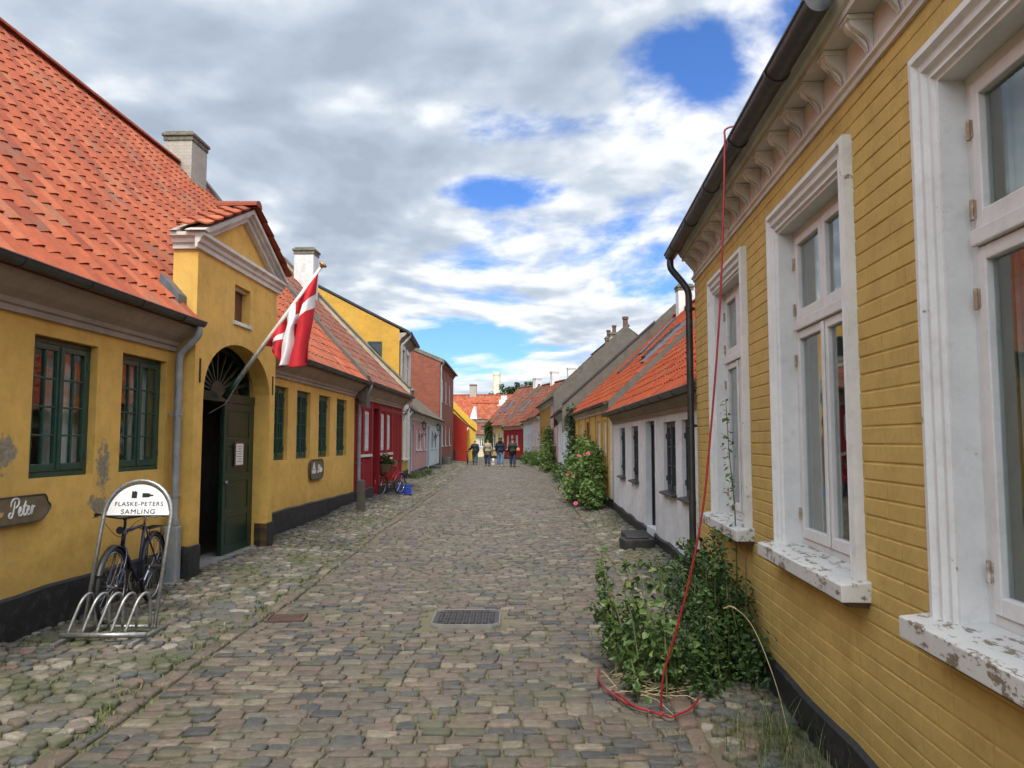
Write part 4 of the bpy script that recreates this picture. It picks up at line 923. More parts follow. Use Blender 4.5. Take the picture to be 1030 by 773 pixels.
verge(H,H.L-.2,H.L+.004,PG,GREYP,up=.16,down=1.6); mb=MB(); mb.prism_x([(.0,3.4),(3.5,7.2),(7.0,3.7),(7.0,3.0),(.0,3.0)],H.L+.005,H.L+.03); mb.build('gable_render',GREYP,H.root); chimney(H,2.5,3.2,.5,.5,6.2,7.3,CHB,pots=1); mb=MB(); mb.lathe([(.13,0),(.12,.4),(.16,.42),(.16,.55),(.1,.55)],H.L-.25,3.4,12,7.25); mb.build('chimney_pot',BROWN,H.root)
H=row_house('mustard_house','mustard timber-framed house between the pink gable house and the climbing shrubs',(2.12,42.05),(1.84,50),'R',W_OCHRE,3.9,PG,TILE_G,[dz(1,.8,1.3,2.5),dz(3,.8,1.3,2.5),dz(6,.8,1.3,2.5)],[dz(4.6,.9,.2,2.3)],plz=.3,fmat=OCHT,depth=7)
mb=MB()
for k in range(9): mb.box(.1+k*.95,.22+k*.95,-.012,-.001,.3,3.5)
mb.box(.22,7.8,-.010,-.001,2.75,2.87); mb.build('timber_frame',OCHT,H.root); chimney(H,6.8,3.5,.35,.35,7.0,7.6,BRICK_R,pots=1)
H=row_house('blush_house','pale blush-white house left of the mustard house',(1.82,50.05),(1.37,55),'R',plaster('wash_blush',(.66,.55,.52),amount=.2),3.3,[(-.2,3.25),(3.6,6.4)],TILE_B,[dz(1,.8,1.3,2.3),dz(3,.8,1.3,2.3)],[],plz=.3,depth=7)
H=row_house('pale_blue_house','pale grey-blue low house between the blush house and the dark red cottage',(1.36,55.05),(.9,60),'R',W_PALEB,3.2,[(-.2,3.15),(3.5,6.3)],TILE_B,[dz(1.5,.8,1.2,2.2)],[dz(3.3,.8,.1,2.1)],plz=.3,depth=7)
chimney(H,2.2,3.5,.6,.6,5.8,7.3,CHW,cap=CHW); skylight(H,3.4,1.0,[(-.2,3.15),(3.5,6.3)],.7,1.4,0,LEAD)
PN=[(-.2,2.85),(3.5,6.5)]
H=row_house('dark_red_cottage','dark red cottage with white windows at the bend of the street',(.88,60.05),(-.7,66),'R',W_RED,2.9,PN,TILE_B,[dz(.9,.8,.9,2.1),dz(2.3,.8,.9,2.1),dz(3.8,.8,.9,2.1)],[],plz=.3,depth=7,corn=WHITER,tx=(.2,0))
verge(H,0,.2,PN,GREYP,up=.14,down=.3); chimney(H,3.5,3.5,.6,.6,6,7.5,CHW,cap=CHW); skylight(H,1.6,1.0,PN,.6,1.4,0,LEAD)
PN=[(-.2,3.0),(3.5,6.6)]
H=row_house('pale_yellow_cottage','pale yellow cottage with large white windows facing down the street behind the walkers',(-.75,66.1),(-2.6,70.2),'R',W_PALEY,3.05,PN,TILE_B,[dz(1.7,1.0,.9,2.3),dz(3.2,1.0,.9,2.3)],[],plz=.3,depth=7)
verge(H,H.L-.01,H.L+.02,PN,GREYP,up=.03,down=.22); chimney(H,4.1,3.5,.6,.6,6.1,7.3,CHW,cap=CHW); skylight(H,1.4,1.0,PN,.5,1.4,0,LEAD); skylight(H,2.6,1.0,PN,.5,1.4,0,LEAD)
# ------------------------------------------------------------------ wall signs
def smoothline(pts,n=6):
    P=[Vector(p) for p in pts]; P=[P[0]*2-P[1]]+P+[P[-1]*2-P[-2]]; out=[]
    for i in range(1,len(P)-2):
        for k in range(n):
            t=k/n; out.append(.5*((2*P[i])+(P[i+1]-P[i-1])*t+(2*P[i-1]-5*P[i]+4*P[i+1]-P[i+2])*t*t+(3*P[i]-P[i-1]-3*P[i+1]+P[i+2])*t**3))
    out.append(P[-2]); return out
PETER=[[(.55,.45),(.25,.5),(.05,.2),(.25,-.1),(.6,.05),(.85,.8),(1.05,1.9)],[(.35,1.25),(.45,1.85),(1.0,2.2),(1.65,2.05),(1.7,1.5),(1.3,1.1),(.9,1.1)],
 [(1.65,.4),(2.05,.55),(2.2,.9),(2.0,1.05),(1.8,.65),(1.85,.15),(2.15,.05),(2.5,.4)],[(2.5,.4),(2.8,1.2),(3.0,1.8)],[(3.0,1.8),(2.65,.4),(2.75,.05),(3.0,.12),(3.25,.45)],[(2.5,1.15),(3.3,1.2)],
 [(3.25,.45),(3.6,.6),(3.7,.95),(3.5,1.05),(3.3,.65),(3.35,.15),(3.65,.05),(4.0,.4)],[(4.0,.4),(4.2,1.05),(4.35,.9),(4.15,.05)],[(4.25,.6),(4.5,1.0),(4.75,.95)]]
def script_word(mb,x0,z0,h,y):
    for st in PETER:
        pts=smoothline([(x0+p[0]*h,y,z0+p[1]*h) for p in st]); n=len(pts)
        mb.tube(pts,[h*(.07+.06*abs(math.sin(PI*k/max(1,n-1)))) for k in range(n)],6)
def shaped_board(w,h,n=5):
    """board with stepped, rounded ends"""
    c=[( -w/2+.10,h/2),(w/2-.10,h/2),(w/2-.075,h/2-.004),(w/2-.055,h/2-.025),(w/2-.045,.055),(w/2-.035,.038)]
    c+= [(w/2-.035+.035*math.cos(t),.036*math.sin(t)) for t in (PI/2*.7,PI/4,0,-PI/4,-PI/2*.7)]
    c+=[(w/2-.045,-.055),(w/2-.06,-h/2+.04),(w/2-.10,-h/2+.012),(w/2-.13,-h/2)]
    r=c[1:]; return r+[(-x,z) for x,z in r[::-1]]
SIGNB=plain('sign_board_brown',(.16,.115,.062),.7,var=.3,scale=10,bs=.3); SIGNW=plain('sign_white',(.72,.70,.64),.6,bs=0); SIGNO=plain('sign_orange',(.62,.33,.13),.6,bs=0)
def wall_sign(label,s,z,w,h,letters,emb,x_off):
    o=thing('wall_sign',label,'sign',HM.world(s,-.035,z),HM.ang)
    mb=MB(); mb.prism_y(shaped_board(w,h),-.012,.012); mb.build('board',SIGNB,o,bevel=.003)
    rim=shaped_board(w,h); mb=MB(); mb.tube([(x,-.014,zz) for x,zz in rim],.006,6,closed=True); mb.build('rim',DGREY,o)
    mb=MB(); script_word(mb,x_off,-.038*letters,.052*letters,-.013); mb.build('lettering',SIGNW,o)
    mb=MB(); e=emb; a=e[0]; k=e[1]
    mb.prism_y([(a-.05*k,-.028*k),(a+.05*k,-.028*k),(a+.065*k,-.002*k),(a-.06*k,-.006*k)],-.017,-.013); mb.build('ship_hull',SIGNO,o)
    mb=MB(); mb.prism_y([(a-.035*k,.0),(a-.005*k,.0),(a-.005*k,.055*k),(a-.022*k,.04*k)],-.017,-.013); mb.prism_y([(a+.002*k,.0),(a+.034*k,.0),(a+.015*k,.04*k),(a+.002*k,.06*k)],-.017,-.013); mb.build('ship_sails',SIGNW,o)
    return o
SM=HM.s_
wall_sign('long brown wooden sign with a white ship and script name at the left picture edge',SM(5.80),1.055,1.26,.215,1.25,(-.02,1.3),.12)
o=thing('wall_sign','small brown plaque with white ship and name under the four narrow museum windows','sign',HM.world(SM(14.25),-.03,1.075),HM.ang)
mb=MB(); P_=[(-.42,.0),(-.40,.13),(-.33,.18),(.33,.18),(.40,.13),(.42,0),(.40,-.13),(.33,-.18),(-.33,-.18),(-.40,-.13)]
mb.prism_y(P_,-.015,.015); mb.build('board',SIGNB,o,bevel=.004)
mb=MB(); mb.tube([(x,-.017,z) for x,z in P_],.010,6,closed=True); mb.build('rim',DGREY,o)
mb=MB(); script_word(mb,.04,-.06,.065,-.018); mb.build('lettering',SIGNW,o)
mb=MB(); mb.prism_y([(-.31,-.07),(-.09,-.07),(-.06,.0),(-.34,.0)],-.021,-.016); mb.prism_y([(-.29,.01),(-.21,.01),(-.21,.13)],-.021,-.016); mb.prism_y([(-.19,.01),(-.09,.01),(-.19,.14)],-.021,-.016); mb.build('ship_emblem',SIGNW,o)

# ------------------------------------------------------------------ rack and bicycles
STEEL=plain('galvanised_steel',(.36,.36,.35),.42,.7,var=.25,scale=20,bs=.1,dirt=(.12,.11,.10)); RUBBER=plain('rubber',(.014,.014,.014),.7,bs=0); CHROME=plain('chrome',(.45,.45,.46),.18,1.,var=.05,bs=0); NAVY=plain('navy_paint',(.012,.016,.05),.25,var=.1,bs=0); BLK=plain('black_plastic',(.012,.012,.012),.45,bs=0); SIGNP=plain('enamel_white',(.80,.80,.80),.35,var=.04,bs=0); REDB=plain('red_enamel',(.42,.015,.02),.3,bs=0)
ra=R(2); rk=thing('bike_rack','steel bicycle rack with an arched white sign board in front of the yellow museum','bike rack',(-3.20,6.06,gzf(-3.24,6.3)+.02),ra)
for x in (-.29,.29): mb=MB(); mb.box(x-.018,x+.018,-.20,.46,.0,.035); mb.build('base_rail',STEEL,rk,bevel=.006)
mb=MB(); mb.tube([(-.33,-.02,.055),(.33,-.02,.055)],.021,10); mb.build('front_bar',STEEL,rk,smooth=True)
mb=MB(); mb.tube([(-.29,.26,.055),(.29,.26,.055)],.016,10); mb.build('rear_bar',STEEL,rk,smooth=True)
for k in range(5):
    x=-.255+.11*k; mb=MB(); pts=[(x-.02,-.02,.06),(x+.01,.03,.20),(x+.03,.07,.29),(x+.045,.12,.335),(x+.055,.17,.34),(x+.06,.21,.31),(x+.06,.235,.24),(x+.06,.25,.06)]
    mb.tube(smoothline(pts,4),.0125,10); mb.build('wheel_loop',STEEL,rk,smooth=True)
mb=MB(); aw=.285; pts=[(-aw,.24,.05),(-aw,.50,.93)]+[(-aw*math.cos(PI*k/16),.50+.055*math.sin(PI*k/16),.93+.295*math.sin(PI*k/16)) for k in range(1,16)]+[(aw,.50,.93),(aw,.24,.05)]
mb.tube(pts,.0165,12); mb.build('arch',STEEL,rk,smooth=True)
bd=MB(); ar=aw-.020; bp=[(-ar*math.cos(PI*k/20),.0+(.272)*math.sin(PI*k/20)) for k in range(21)]; bd.prism_y(bp,-.004,.004)
sb=bd.build('sign_board',SIGNP,rk); sb.location=(0,.505,.93); sb.rotation_euler=(R(-11),0,0)
mb=MB(); mb.tube([(x,0,z) for x,z in bp],.006,6,closed=True); mb.build('sign_rim',DGREY,sb)
def text(s,size,x,z,y,par,mat,off=.0,name='lettering',sx=1.):
    c=bpy.data.curves.new(name,'FONT'); c.body=s; c.size=size; c.align_x='CENTER'; c.align_y='CENTER'; c.extrude=.0008; c.space_character=1.16; c.offset=off; c.materials.append(mat)
    o=bpy.data.objects.new(name,c); COL.objects.link(o); o.parent=par; o.location=(x,y,z); o.rotation_euler=(PI/2,0,0); o.scale=(sx,1,1)
    bpy.context.view_layer.update(); me=bpy.data.meshes.new_from_object(o); me.name=name; n=bpy.data.objects.new(name,me); COL.objects.link(n); n.parent=par; n.location=o.location; n.rotation_euler=o.rotation_euler; n.scale=o.scale; bpy.data.objects.remove(o); return n
text('FLASKE-PETERS',.051,0,.098,-.006,sb,BLK,.0,sx=1.05); text('SAMLING',.056,0,.032,-.006,sb,BLK,.0,sx=1.12)
mb=MB(); mb.prism_y([(-.07,.150),(-.025,.150),(-.025,.205),(-.04,.205),(-.04,.214),(-.055,.205),(-.07,.214)],-.0062,-.0045); mb.build('house_pictogram',BLK,sb)
mb=MB(); mb.prism_y([(.02,.156),(.075,.156),(.09,.166),(.115,.168),(.115,.178),(.09,.180),(.075,.192),(.02,.192)],-.0062,-.0045); mb.build('bottle_pictogram',BLK,sb)

def bicycle(label,loc,rz,fmat,r=.335,wb=1.05,detail=True,scale=1.,steer=0.,group=None,name='bicycle'):
    b=thing(name,label,'bicycle',loc,rz,group); b.scale=(scale,)*3
    fx,rx=wb*.52,-wb*.48
    def wheel(x,steer=0):
        w=MB(); n=40; w.tube([(r-.018)and((r-.018)*math.cos(2*PI*k/n),0,(r-.018)*math.sin(2*PI*k/n)) for k in range(n)],.018,8,closed=True)
        o=w.build('wheel',RUBBER,b,smooth=True); o.location=(x,0,r); o.rotation_euler=(0,0,steer)
        m=MB(); m.tube([((r-.042)*math.cos(2*PI*k/n),0,(r-.042)*math.sin(2*PI*k/n)) for k in range(n)],.010,6,closed=True); m.build('rim',CHROME,o,smooth=True)
        m=MB(); ns=28 if detail else 12
        for k in range(ns):
            a=2*PI*k/ns; s_=.02 if k%2 else -.02; a2=a+(.5 if (k//2)%2 else -.5); m.tube([(.018*math.cos(a2),s_,.018*math.sin(a2)),((r-.045)*math.cos(a),0,(r-.045)*math.sin(a))],.0016 if detail else .003,4)
        m.build('spokes',CHROME,o); m=MB(); m.lathe([(.012,-.045),(.022,-.03),(.014,-.02),(.014,.02),(.022,.03),(.012,.045)],0,0,10); m.xf(Matrix.Rotation(PI/2,4,'X')); m.build('hub',CHROME,o); return o
    wheel(rx); wheel(fx,steer)
    bb=(-.08,0,.28); st=(-.22,0,.78); hd=(.30,0,.80); hb=(.335,0,.66); sd=(-.245,0,.90)
    m=MB(); m.tube([bb,st],.015,8); m.tube([bb,hb],.017,8); m.tube([st,(.305,0,.78)],.015,8); m.tube([hd,hb],.019,8)
    for s_ in (-1,1): m.tube([(bb[0],s_*.02,bb[2]),(rx,s_*.055,r)],.009,6); m.tube([(st[0],s_*.01,st[2]-.02),(rx,s_*.055,r)],.008,6)
    m.build('frame',fmat,b,smooth=True)
    m=MB(); 
    for s_ in (-1,1): m.tube(smoothline([(hb[0],s_*.01,hb[2]),(hb[0]+.02,s_*.045,.60),(.42,s_*.05,.48),(fx,s_*.05,r)],4),.010,8)
    m.tube([hd,(.285,0,.885)],.013,8); m.build('fork',fmat,b,smooth=True)
    m=MB(); m.tube([(.285,0,.88),(.33,0,.90)],.014,8); m.tube(smoothline([(.18,-.29,.91),(.27,-.25,.93),(.33,-.10,.91),(.335,0,.90),(.33,.10,.91),(.27,.25,.93),(.18,.29,.91)],5),.011,8); hbar=m.build('handlebar',BLK,b,smooth=True)
    for s_ in (-1,1):
        m=MB(); m.tube([(.17,s_*.293,.908),(.24,s_*.265,.925)],.017,8); m.build('grip',RUBBER,hbar,smooth=True)
        if detail: m=MB(); m.tube(smoothline([(.29,s_*.2,.92),(.34,s_*.2,.915),(.30,s_*.27,.90)],4),.005,6); m.build('brake_lever',CHROME,hbar,smooth=True)
    if detail: m=MB(); m.tube(smoothline([(.31,.2,.915),(.42,.12,.86),(.40,.03,.72),(.36,.02,.62)],5),.0028,5); m.tube(smoothline([(.31,-.2,.915),(.43,-.10,.84),(.37,-.02,.74),(.0,-.02,.76)],5),.0028,5); m.build('brake_cable',BLK,hbar)
    m=MB(); m.tube([st,sd],.012,8); m.build('seat_post',CHROME,b,smooth=True)
    m=MB(); sp_=[(-.37,.075),(-.36,.10),(-.30,.085),(-.2,.035),(-.08,.018),(-.07,.0)]; sp_=[(-.385,0)]+sp_[0:5]; P=[(x,y) for x,y in sp_]+[(-.07,0)]+[(x,-y) for x,y in sp_[:0:-1]]
    m.prism_z(P,.905,.945); m.build('saddle',BLK,b,bevel=.012)
    m=MB(); m.lathe([(.09,-.004),(.09,.004)],0,0,24); m.xf(Matrix.Translation((bb[0],-.045,bb[2]))@Matrix.Rotation(PI/2,4,'X')); cr=m.build('chainring',CHROME,b)
    for s_,dx,dz_ in ((-1,.12,-.11),(1,-.12,.11)):
        m=MB(); m.tube([(bb[0],s_*.06,bb[2]),(bb[0]+dx,s_*.07,bb[2]+dz_)],.009,6); m.build('crank',CHROME,cr); m=MB(); m.box(bb[0]+dx-.045,bb[0]+dx+.045,min(s_*.08,s_*.17),max(s_*.08,s_*.17),bb[2]+dz_-.012,bb[2]+dz_+.012); m.build('pedal',BLK,cr,bevel=.004)
    m=MB(); m.tube([(bb[0]-.02,-.045,bb[2]+.085),(rx,-.045,r+.03)],.006,5); m.tube([(bb[0]-.02,-.045,bb[2]-.085),(rx,-.045,r-.03)],.006,5); m.build('chain',BLK,b)
    for cxw,a0_,a1_ in ((rx,20,200),(fx,25,165)):
        m=MB(); n=16; vs=[];fs=[]
        for k in range(n+1):
            a=R(a0_+(a1_-a0_)*k/n)
            for s_,rr in ((-.028,r+.008),(-.018,r+.022),(.018,r+.022),(.028,r+.008)): vs.append((cxw+rr*math.cos(a),s_,r+rr*math.sin(a)))
        for k in range(n):
            for q in range(3): fs.append((4*k+q,4*k+q+1,4*k+5+q,4*k+4+q))
        m.add(vs,fs); f_=m.build('mudguard',BLK if detail else fmat,b,smooth=True)
    if detail:
        m=MB()
        for s_ in (-1,1): m.tube([(-.25,s_*.05,.74),(-.62,s_*.055,.73)],.006,6); m.tube([(-.55,s_*.055,.73),(rx,s_*.06,r)],.005,6)
        for k in range(4): m.tube([(-.3-.1*k,-.055,.735),(-.3-.1*k,.055,.735)],.005,6)
        m.build('carrier',BLK,b); m=MB(); m.tube([(.37,0,.80),(.41,0,.80)],[.02,.034],12); m.build('headlight',BLK,b)
        m=MB(); m.box(.20,.26,-.02,.02,.40,.44) if 0 else m.box(rx-.37,rx-.345,-.02,.02,.5,.54); m.build('rear_reflector',REDB,b)
        m=MB(); m.lathe([(.018,0),(.018,.12),(.012,.14)],0,0,8); 
    return b
bicycle('dark blue bicycle with its front wheel in the rack by the yellow wall',(-3.50,7.12,gzf(-3.5,7.0)+.012),R(-82),NAVY)
rb=bicycle('small red bicycle leaning in front of the crimson cottage with a flower basket',(-3.33,20.75,gzf(-3.3,20.8)+.01),R(66)-PI+R(180),REDB,r=.29,wb=.95,detail=False)
FLW=leaf_mat('basket_leaf',[(0,(.03,.08,.02)),(.6,(.08,.16,.04)),(1,(.16,.2,.06))])
fb=thing('flower_basket','wicker basket full of pink and cream flowers on the small red bicycle','flower basket',(-3.42,20.35,gzf(-3.4,20.3)+.62))
m=MB(); m.lathe([(.14,0),(.2,.22),(.21,.23),(.19,.22),(.13,.02)],0,0,14); m.build('basket',plain('wicker',(.14,.08,.04),.8,scale=30,bs=.6),fb)
V_,Q_,R_=leaves([(0,0,.33),(.14,.08,.28),(-.16,-.05,.28),(0,.1,.2)],[.2,.16,.16,.16],420,.085,seed=5); fast('foliage',V_,Q_,None,FLW,fb,rnd=R_)
for k in range(22):
    a=random.uniform(0,2*PI); q=random.uniform(0,.24); m=MB()
    for j in range(5): b_=2*PI*j/5; m.add([(0,0,0),(.035*math.cos(b_-.5),.035*math.sin(b_-.5),.02),(.045*math.cos(b_),.045*math.sin(b_),.025),(.035*math.cos(b_+.5),.035*math.sin(b_+.5),.02)],[(0,1,2,3)])
    f_=m.build('flower',random.choice([PINKP,PINKP,YELP,PINK]),fb); f_.location=(q*math.cos(a),q*math.sin(a),.36+random.uniform(0,.16)-q*.5); f_.rotation_euler=(random.uniform(-.6,.9),random.uniform(-.5,.5),0)
cr=thing('crate','open blue plastic crate on the cobbles beside the small red bicycle','crate',(-3.08,21.7,gzf(-3.1,21.7)+.012),R(12))
BLUEC=plain('blue_plastic',(.02,.05,.35),.35,bs=0); m=MB()
m.box(-.2,.2,-.15,.15,0,.02)
for z in (.03,.11,.2): m.box(-.2,.2,-.15,-.14,z,z+.06); m.box(-.2,.2,.14,.15,z,z+.06); m.box(-.2,-.19,-.14,.14,z,z+.06); m.box(.19,.2,-.14,.14,z,z+.06)
for x in (-.2,.18): m.box(x,x+.02,-.155,-.1501,0,.27); m.box(x,x+.02,.1501,.155,0,.27)
m.build('crate_body',BLUEC,cr)
m=MB(); m.box(-.085,.085,-.085,.085,-.1,.63); m.add([(-.085,-.085,.631),(.085,-.085,.631),(.085,.085,.631),(-.085,.085,.631),(0,0,.665)],[(0,1,4),(1,2,4),(2,3,4),(3,0,4)])
bo=m.build('bollard',plain('weathered_post',(.055,.045,.036),.8,var=.4,scale=12,bs=.6),None,bevel=.01); bo.location=(-3.2,16.15,gzf(-3.2,16.15)); bo.rotation_euler=(0,0,.15); tag(bo,'square dark wooden post standing on the cobbles by the downpipe','bollard')
bo.name='wooden_post'

# ------------------------------------------------------------------ flag
fp=thing('flagpole','white flagpole slanting out over the museum portal','flagpole',(-3.74,9.85,2.18)); d=Vector((1.24,.03,1.77)); Lp=d.length; dn=d/Lp
POLE=plain('pole_white',(.66,.63,.56),.45,var=.15,scale=10)
m=MB(); m.tube([dn*.30,dn*Lp*.97],[.030,.021],12); m.build('pole',POLE,fp,smooth=True)
m=MB(); m.tube([dn*-.02,dn*.36],[.045,.04],12); m.build('socket',GREEN2,fp,smooth=True)
m=MB(); m.lathe([(.02,0),(.022,.03),(.05,.045),(.058,.06),(.05,.075),(.02,.085)],0,0,14); q=Vector((0,0,1)).rotation_difference(dn).to_matrix().to_4x4(); m.xf(Matrix.Translation(dn*Lp*.965)@q); m.build('finial',plain('brass',(.42,.24,.09),.4,.5,bs=0),fp,smooth=True)
m=MB(); m.tube([dn*.5,(.21,-.55,-.12),(.24,-1.12,-.26)],.004,5); m.build('stay_wire',DGREY,fp)
FR=plain('flag_red',(.52,.012,.022),.75,var=.12,scale=8,bs=0); FW=plain('flag_white',(.74,.73,.72),.75,var=.08,scale=8,bs=0)
n1,n2=60,80; Pb,Pt=Vector((-3.27,9.85,2.85)),Vector((-2.56,9.87,3.86)); Cb,Ct=Vector((-3.10,9.85,2.83)),Vector((-2.67,9.87,3.40)); E0,E1,E2=Vector((-3.10,9.85,2.78)),Vector((-2.98,9.85,2.56)),Vector((-2.70,9.87,2.66))
vs=[];fs=[];mi=[]
for i in range(n1+1):
    u=i/n1; P=Pb.lerp(Pt,u); C_=Cb.lerp(Ct,u); E=(E0*(1-u)**2+(E1*2-(E0+E2)*.5)*2*u*(1-u)+E2*u*u)
    for j in range(n2+1):
        v=j/n2; p=P*(1-v)**2+C_*2*v*(1-v)+E*v*v
        amp=.11*min(1,v*2.2); y=amp*math.sin(u*19+1.8*v+.6)+.04*v*math.sin(u*37+v*5); xo=.045*v*math.sin(u*19+2.0+v*1.5)+.012*math.sin(u*43+v*9)*v+.01*math.sin(v*13+u*7)*v
        vs.append((p.x+xo,p.y+y-.0,p.z+.03*v*math.sin(u*12+1)))
for i in range(n1):
    for j in range(n2):
        fs.append((i*(n2+1)+j,i*(n2+1)+j+1,(i+1)*(n2+1)+j+1,(i+1)*(n2+1)+j)); u=(i+.5)/n1; v=(j+.5)/n2
        mi.append(1 if (.42<u<.58 or .30<v<.45) else 0)
m=MB(); m.add(vs,fs); fl=m.build('flag',FR,None,smooth=True); fl.data.materials.append(FW); fl.data.polygons.foreach_set('material_index',mi); tag(fl,'red flag with a white cross hanging in folds from the slanting pole','flag')
sol=fl.modifiers.new('s','SOLIDIFY'); sol.thickness=.002

# ------------------------------------------------------------------ street metalwork
IRON=plain('cast_iron',(.06,.054,.052),.55,.6,var=.35,scale=20,bs=.3,dirt=(.16,.12,.10)); IRONR=plain('rusty_iron',(.11,.065,.05),.75,.3,var=.4,scale=12,dirt=(.06,.05,.04)); CONC=plain('concrete_frame',(.19,.18,.165),.85,dirt=(.15,.14,.11))
mh=thing('manhole_cover','square cast-iron manhole cover in the middle of the cobbled street','manhole cover',(MAN[0],MAN[1],gzf(MAN[0],MAN[1])+.012))
hs=.30; c=.07; oc=[(-hs+c,-hs),(hs-c,-hs),(hs,-hs+c),(hs,hs-c),(hs-c,hs),(-hs+c,hs),(-hs,hs-c),(-hs,-hs+c)]
m=MB(); m.prism_z(oc,-.03,.012); m.build('frame',CONC,mh,bevel=.005)
k_=.955; oc2=[(x*k_,y*k_) for x,y in oc]; m=MB(); m.prism_z(oc2,.0125,.018)
m.build('cover',IRON,mh,bevel=.002)
m=MB()
for i in range(-4,5):
    for j in range(-4,5):
        x=i*.056; y=j*.056
        if abs(x)+abs(y)>.40: continue
        x+= .0; m.prism_z([(x-.02,y-.008),(x-.008,y-.02),(x+.008,y-.02),(x+.02,y-.008),(x+.02,y+.008),(x+.008,y+.02),(x-.008,y+.02),(x-.02,y+.008)],.0181,.026)
for q in ((-.2,.2),): pass
m.build('studs',IRON,mh)
m=MB(); 
for a,b in zip(oc,oc[1:]+oc[:1]): m.tube([(a[0]*.975,a[1]*.975,.016),(b[0]*.975,b[1]*.975,.016)],.006,6)
m.build('rim',CONC,mh)
dg=thing('drain_grate','rusty rectangular drain grate beside the left kerb','drain grate',(DRN[0],DRN[1],gzf(DRN[0],DRN[1])+.008),R(6))
m=MB(); m.box(-.17,.17,-.13,-.105,-.02,.014); m.box(-.17,.17,.105,.13,-.02,.014); m.box(-.17,-.145,-.105,.105,-.02,.014); m.box(.145,.17,-.105,.105,-.02,.014); m.build('frame',IRONR,dg)
m=MB(); m.box(-.144,.144,-.104,.104,-.02,.003)
for k in range(6): m.box(-.13,.13,-.09+.035*k,-.075+.035*k,.0031,.012)
m.build('bars',IRONR,dg)
def lantern(label,loc,rz,s,armlen,big):
    o=thing('wall_lantern',label,'lantern',loc,rz,'lanterns on wall brackets along the left side'); o.scale=(s,)*3
    VER=plain('verdigris',(.10,.19,.15),.6,.3) if big else BLK
    m=MB(); m.lathe([(.0,.56),(.03,.55),(.05,.50),(.17,.42),(.20,.38),(.19,.37)],0,0,8); m.build('hood',VER,o)
    m=MB(); m.lathe([(.155,.37),(.10,.02)],0,0,8); m.build('glazing',glass_mat('lamp_glass',(.8,.82,.8)),o)
    m=MB()
    for k in range(8): a=2*PI*k/8; m.tube([(.16*math.cos(a),.16*math.sin(a),.37),(.105*math.cos(a),.105*math.sin(a),.02)],.008,4)
    m.lathe([(.11,.02),(.11,-.01),(.03,-.05),(.02,-.12)],0,0,8); m.build('cage',IRON,o)
    m=MB(); m.lathe([(.025,.05),(.045,.15),(.045,.22),(.02,.3)],0,0,8); m.build('bulb',SIGNW,o)
    m=MB(); m.tube(smoothline([(0,0,-.1),(0,0,-.22),(-.10,0,-.34),(-armlen,0,-.34)],5),.016,8)
    m.tube(smoothline([(-armlen,0,-.72),(-armlen*.6,0,-.66),(-.12,0,-.42),(-.02,0,-.3)],5),.012,8)
    for cx_,cz_,r_ in ((-armlen*.72,-.50,.085),(-armlen*.35,-.44,.05),(.08,-.36,.07)): m.tube([(cx_+r_*(1-k/40)*math.cos(k*.42),0,cz_+r_*(1-k/40)*math.sin(k*.42)) for k in range(26)],.011,6)
    m.box(-armlen-.03,-armlen,-.04,.04,-.8,-.25); m.build('bracket',IRON,o); return o
lantern('green-topped street lantern on a scrolled iron bracket at the tall yellow house',(-3.62,26.6,3.0),0,1.0,.36,True)
lantern('small black lantern on the pink cottage wall',(-4.02,34.6,2.15),0,.7,.3,False)
lantern('small black lantern on the little white cottage wall',(-4.1,42.1,2.2),0,.75,.3,False)
STEPS=plain('slate_step',(.05,.052,.055),.6,dirt=(.12,.12,.11))
for lab,x,y,w,dd_,h in (('dark stone step in front of the pink cottage door',-3.85,31.6,.9,.45,.2),('dark stone step in front of the little white cottage door',-3.95,39.6,.95,.45,.2),('square mossy stone block at the foot of the brick house',-4.1,47.5,.7,.6,.5)):
    z=gzf(x,y); m=MB(); m.box(-dd_/2,dd_/2,-w/2,w/2,0,h*.35); m.box(-dd_/2-.1,dd_/2-.02,-w/2+.05,w/2-.05,h*.351,h) if h<.3 else m.box(-dd_/2+.03,dd_/2-.03,-w/2+.03,w/2-.03,h*.351,h)
    o=m.build('stone_step' if h<.3 else 'stone_block',STEPS if h<.3 else GREYP,None,bevel=.02); o.location=(x,y,z-.03); tag(o,lab,'step' if h<.3 else 'stone block')
m=MB(); m.prism_z([(-.24,-.17),(.22,-.2),(.27,.12),(.05,.19),(-.22,.16)],0,.15); m.prism_z([(-.17,-.11),(.15,-.13),(.19,.06),(-.15,.1)],.1501,.175)
o=m.build('stone_block',TAR,None,bevel=.02); o.location=(1.83,11.25,gzf(1.85,11.3)-.01); o.rotation_euler=(0,0,.1); tag(o,'black tarred stone block on the pavement in front of the white cottage','stone block')

# ------------------------------------------------------------------ red hose
HOSE=plain('red_hose',(.24,.010,.015),.38,var=.25,scale=8,bs=.1)
pts=[HR.world(HR.s_(4.44),-.15,3.51),HR.world(HR.s_(4.45),-.30,3.50),HR.world(HR.s_(4.45),-.315,3.40),(1.275,4.46,3.0),(1.235,4.46,2.33),(1.17,4.46,1.65),(1.115,4.46,1.2),(1.03,4.46,.80),(.94,4.47,.47),(.875,4.48,.25),(.86,4.49,.06),(.86,4.47,.03)]
m=MB(); m.tube(smoothline(pts,6),.0062,8)
g0=[(.86,4.47),(.80,4.55),(.70,4.64),(.64,4.78),(.59,4.96),(.575,5.15),(.60,5.38)]; m.tube(smoothline([(x,y,gzf(x,y)+.038) for x,y in g0],6),.0062,8)
g0=[(.86,4.49),(.90,4.42),(.97,4.46),(1.04,4.50),(1.10,4.58)]; m.tube(smoothline([(x,y,gzf(x,y)+.042+.008*i) for i,(x,y) in enumerate(g0)],6),.0062,8)
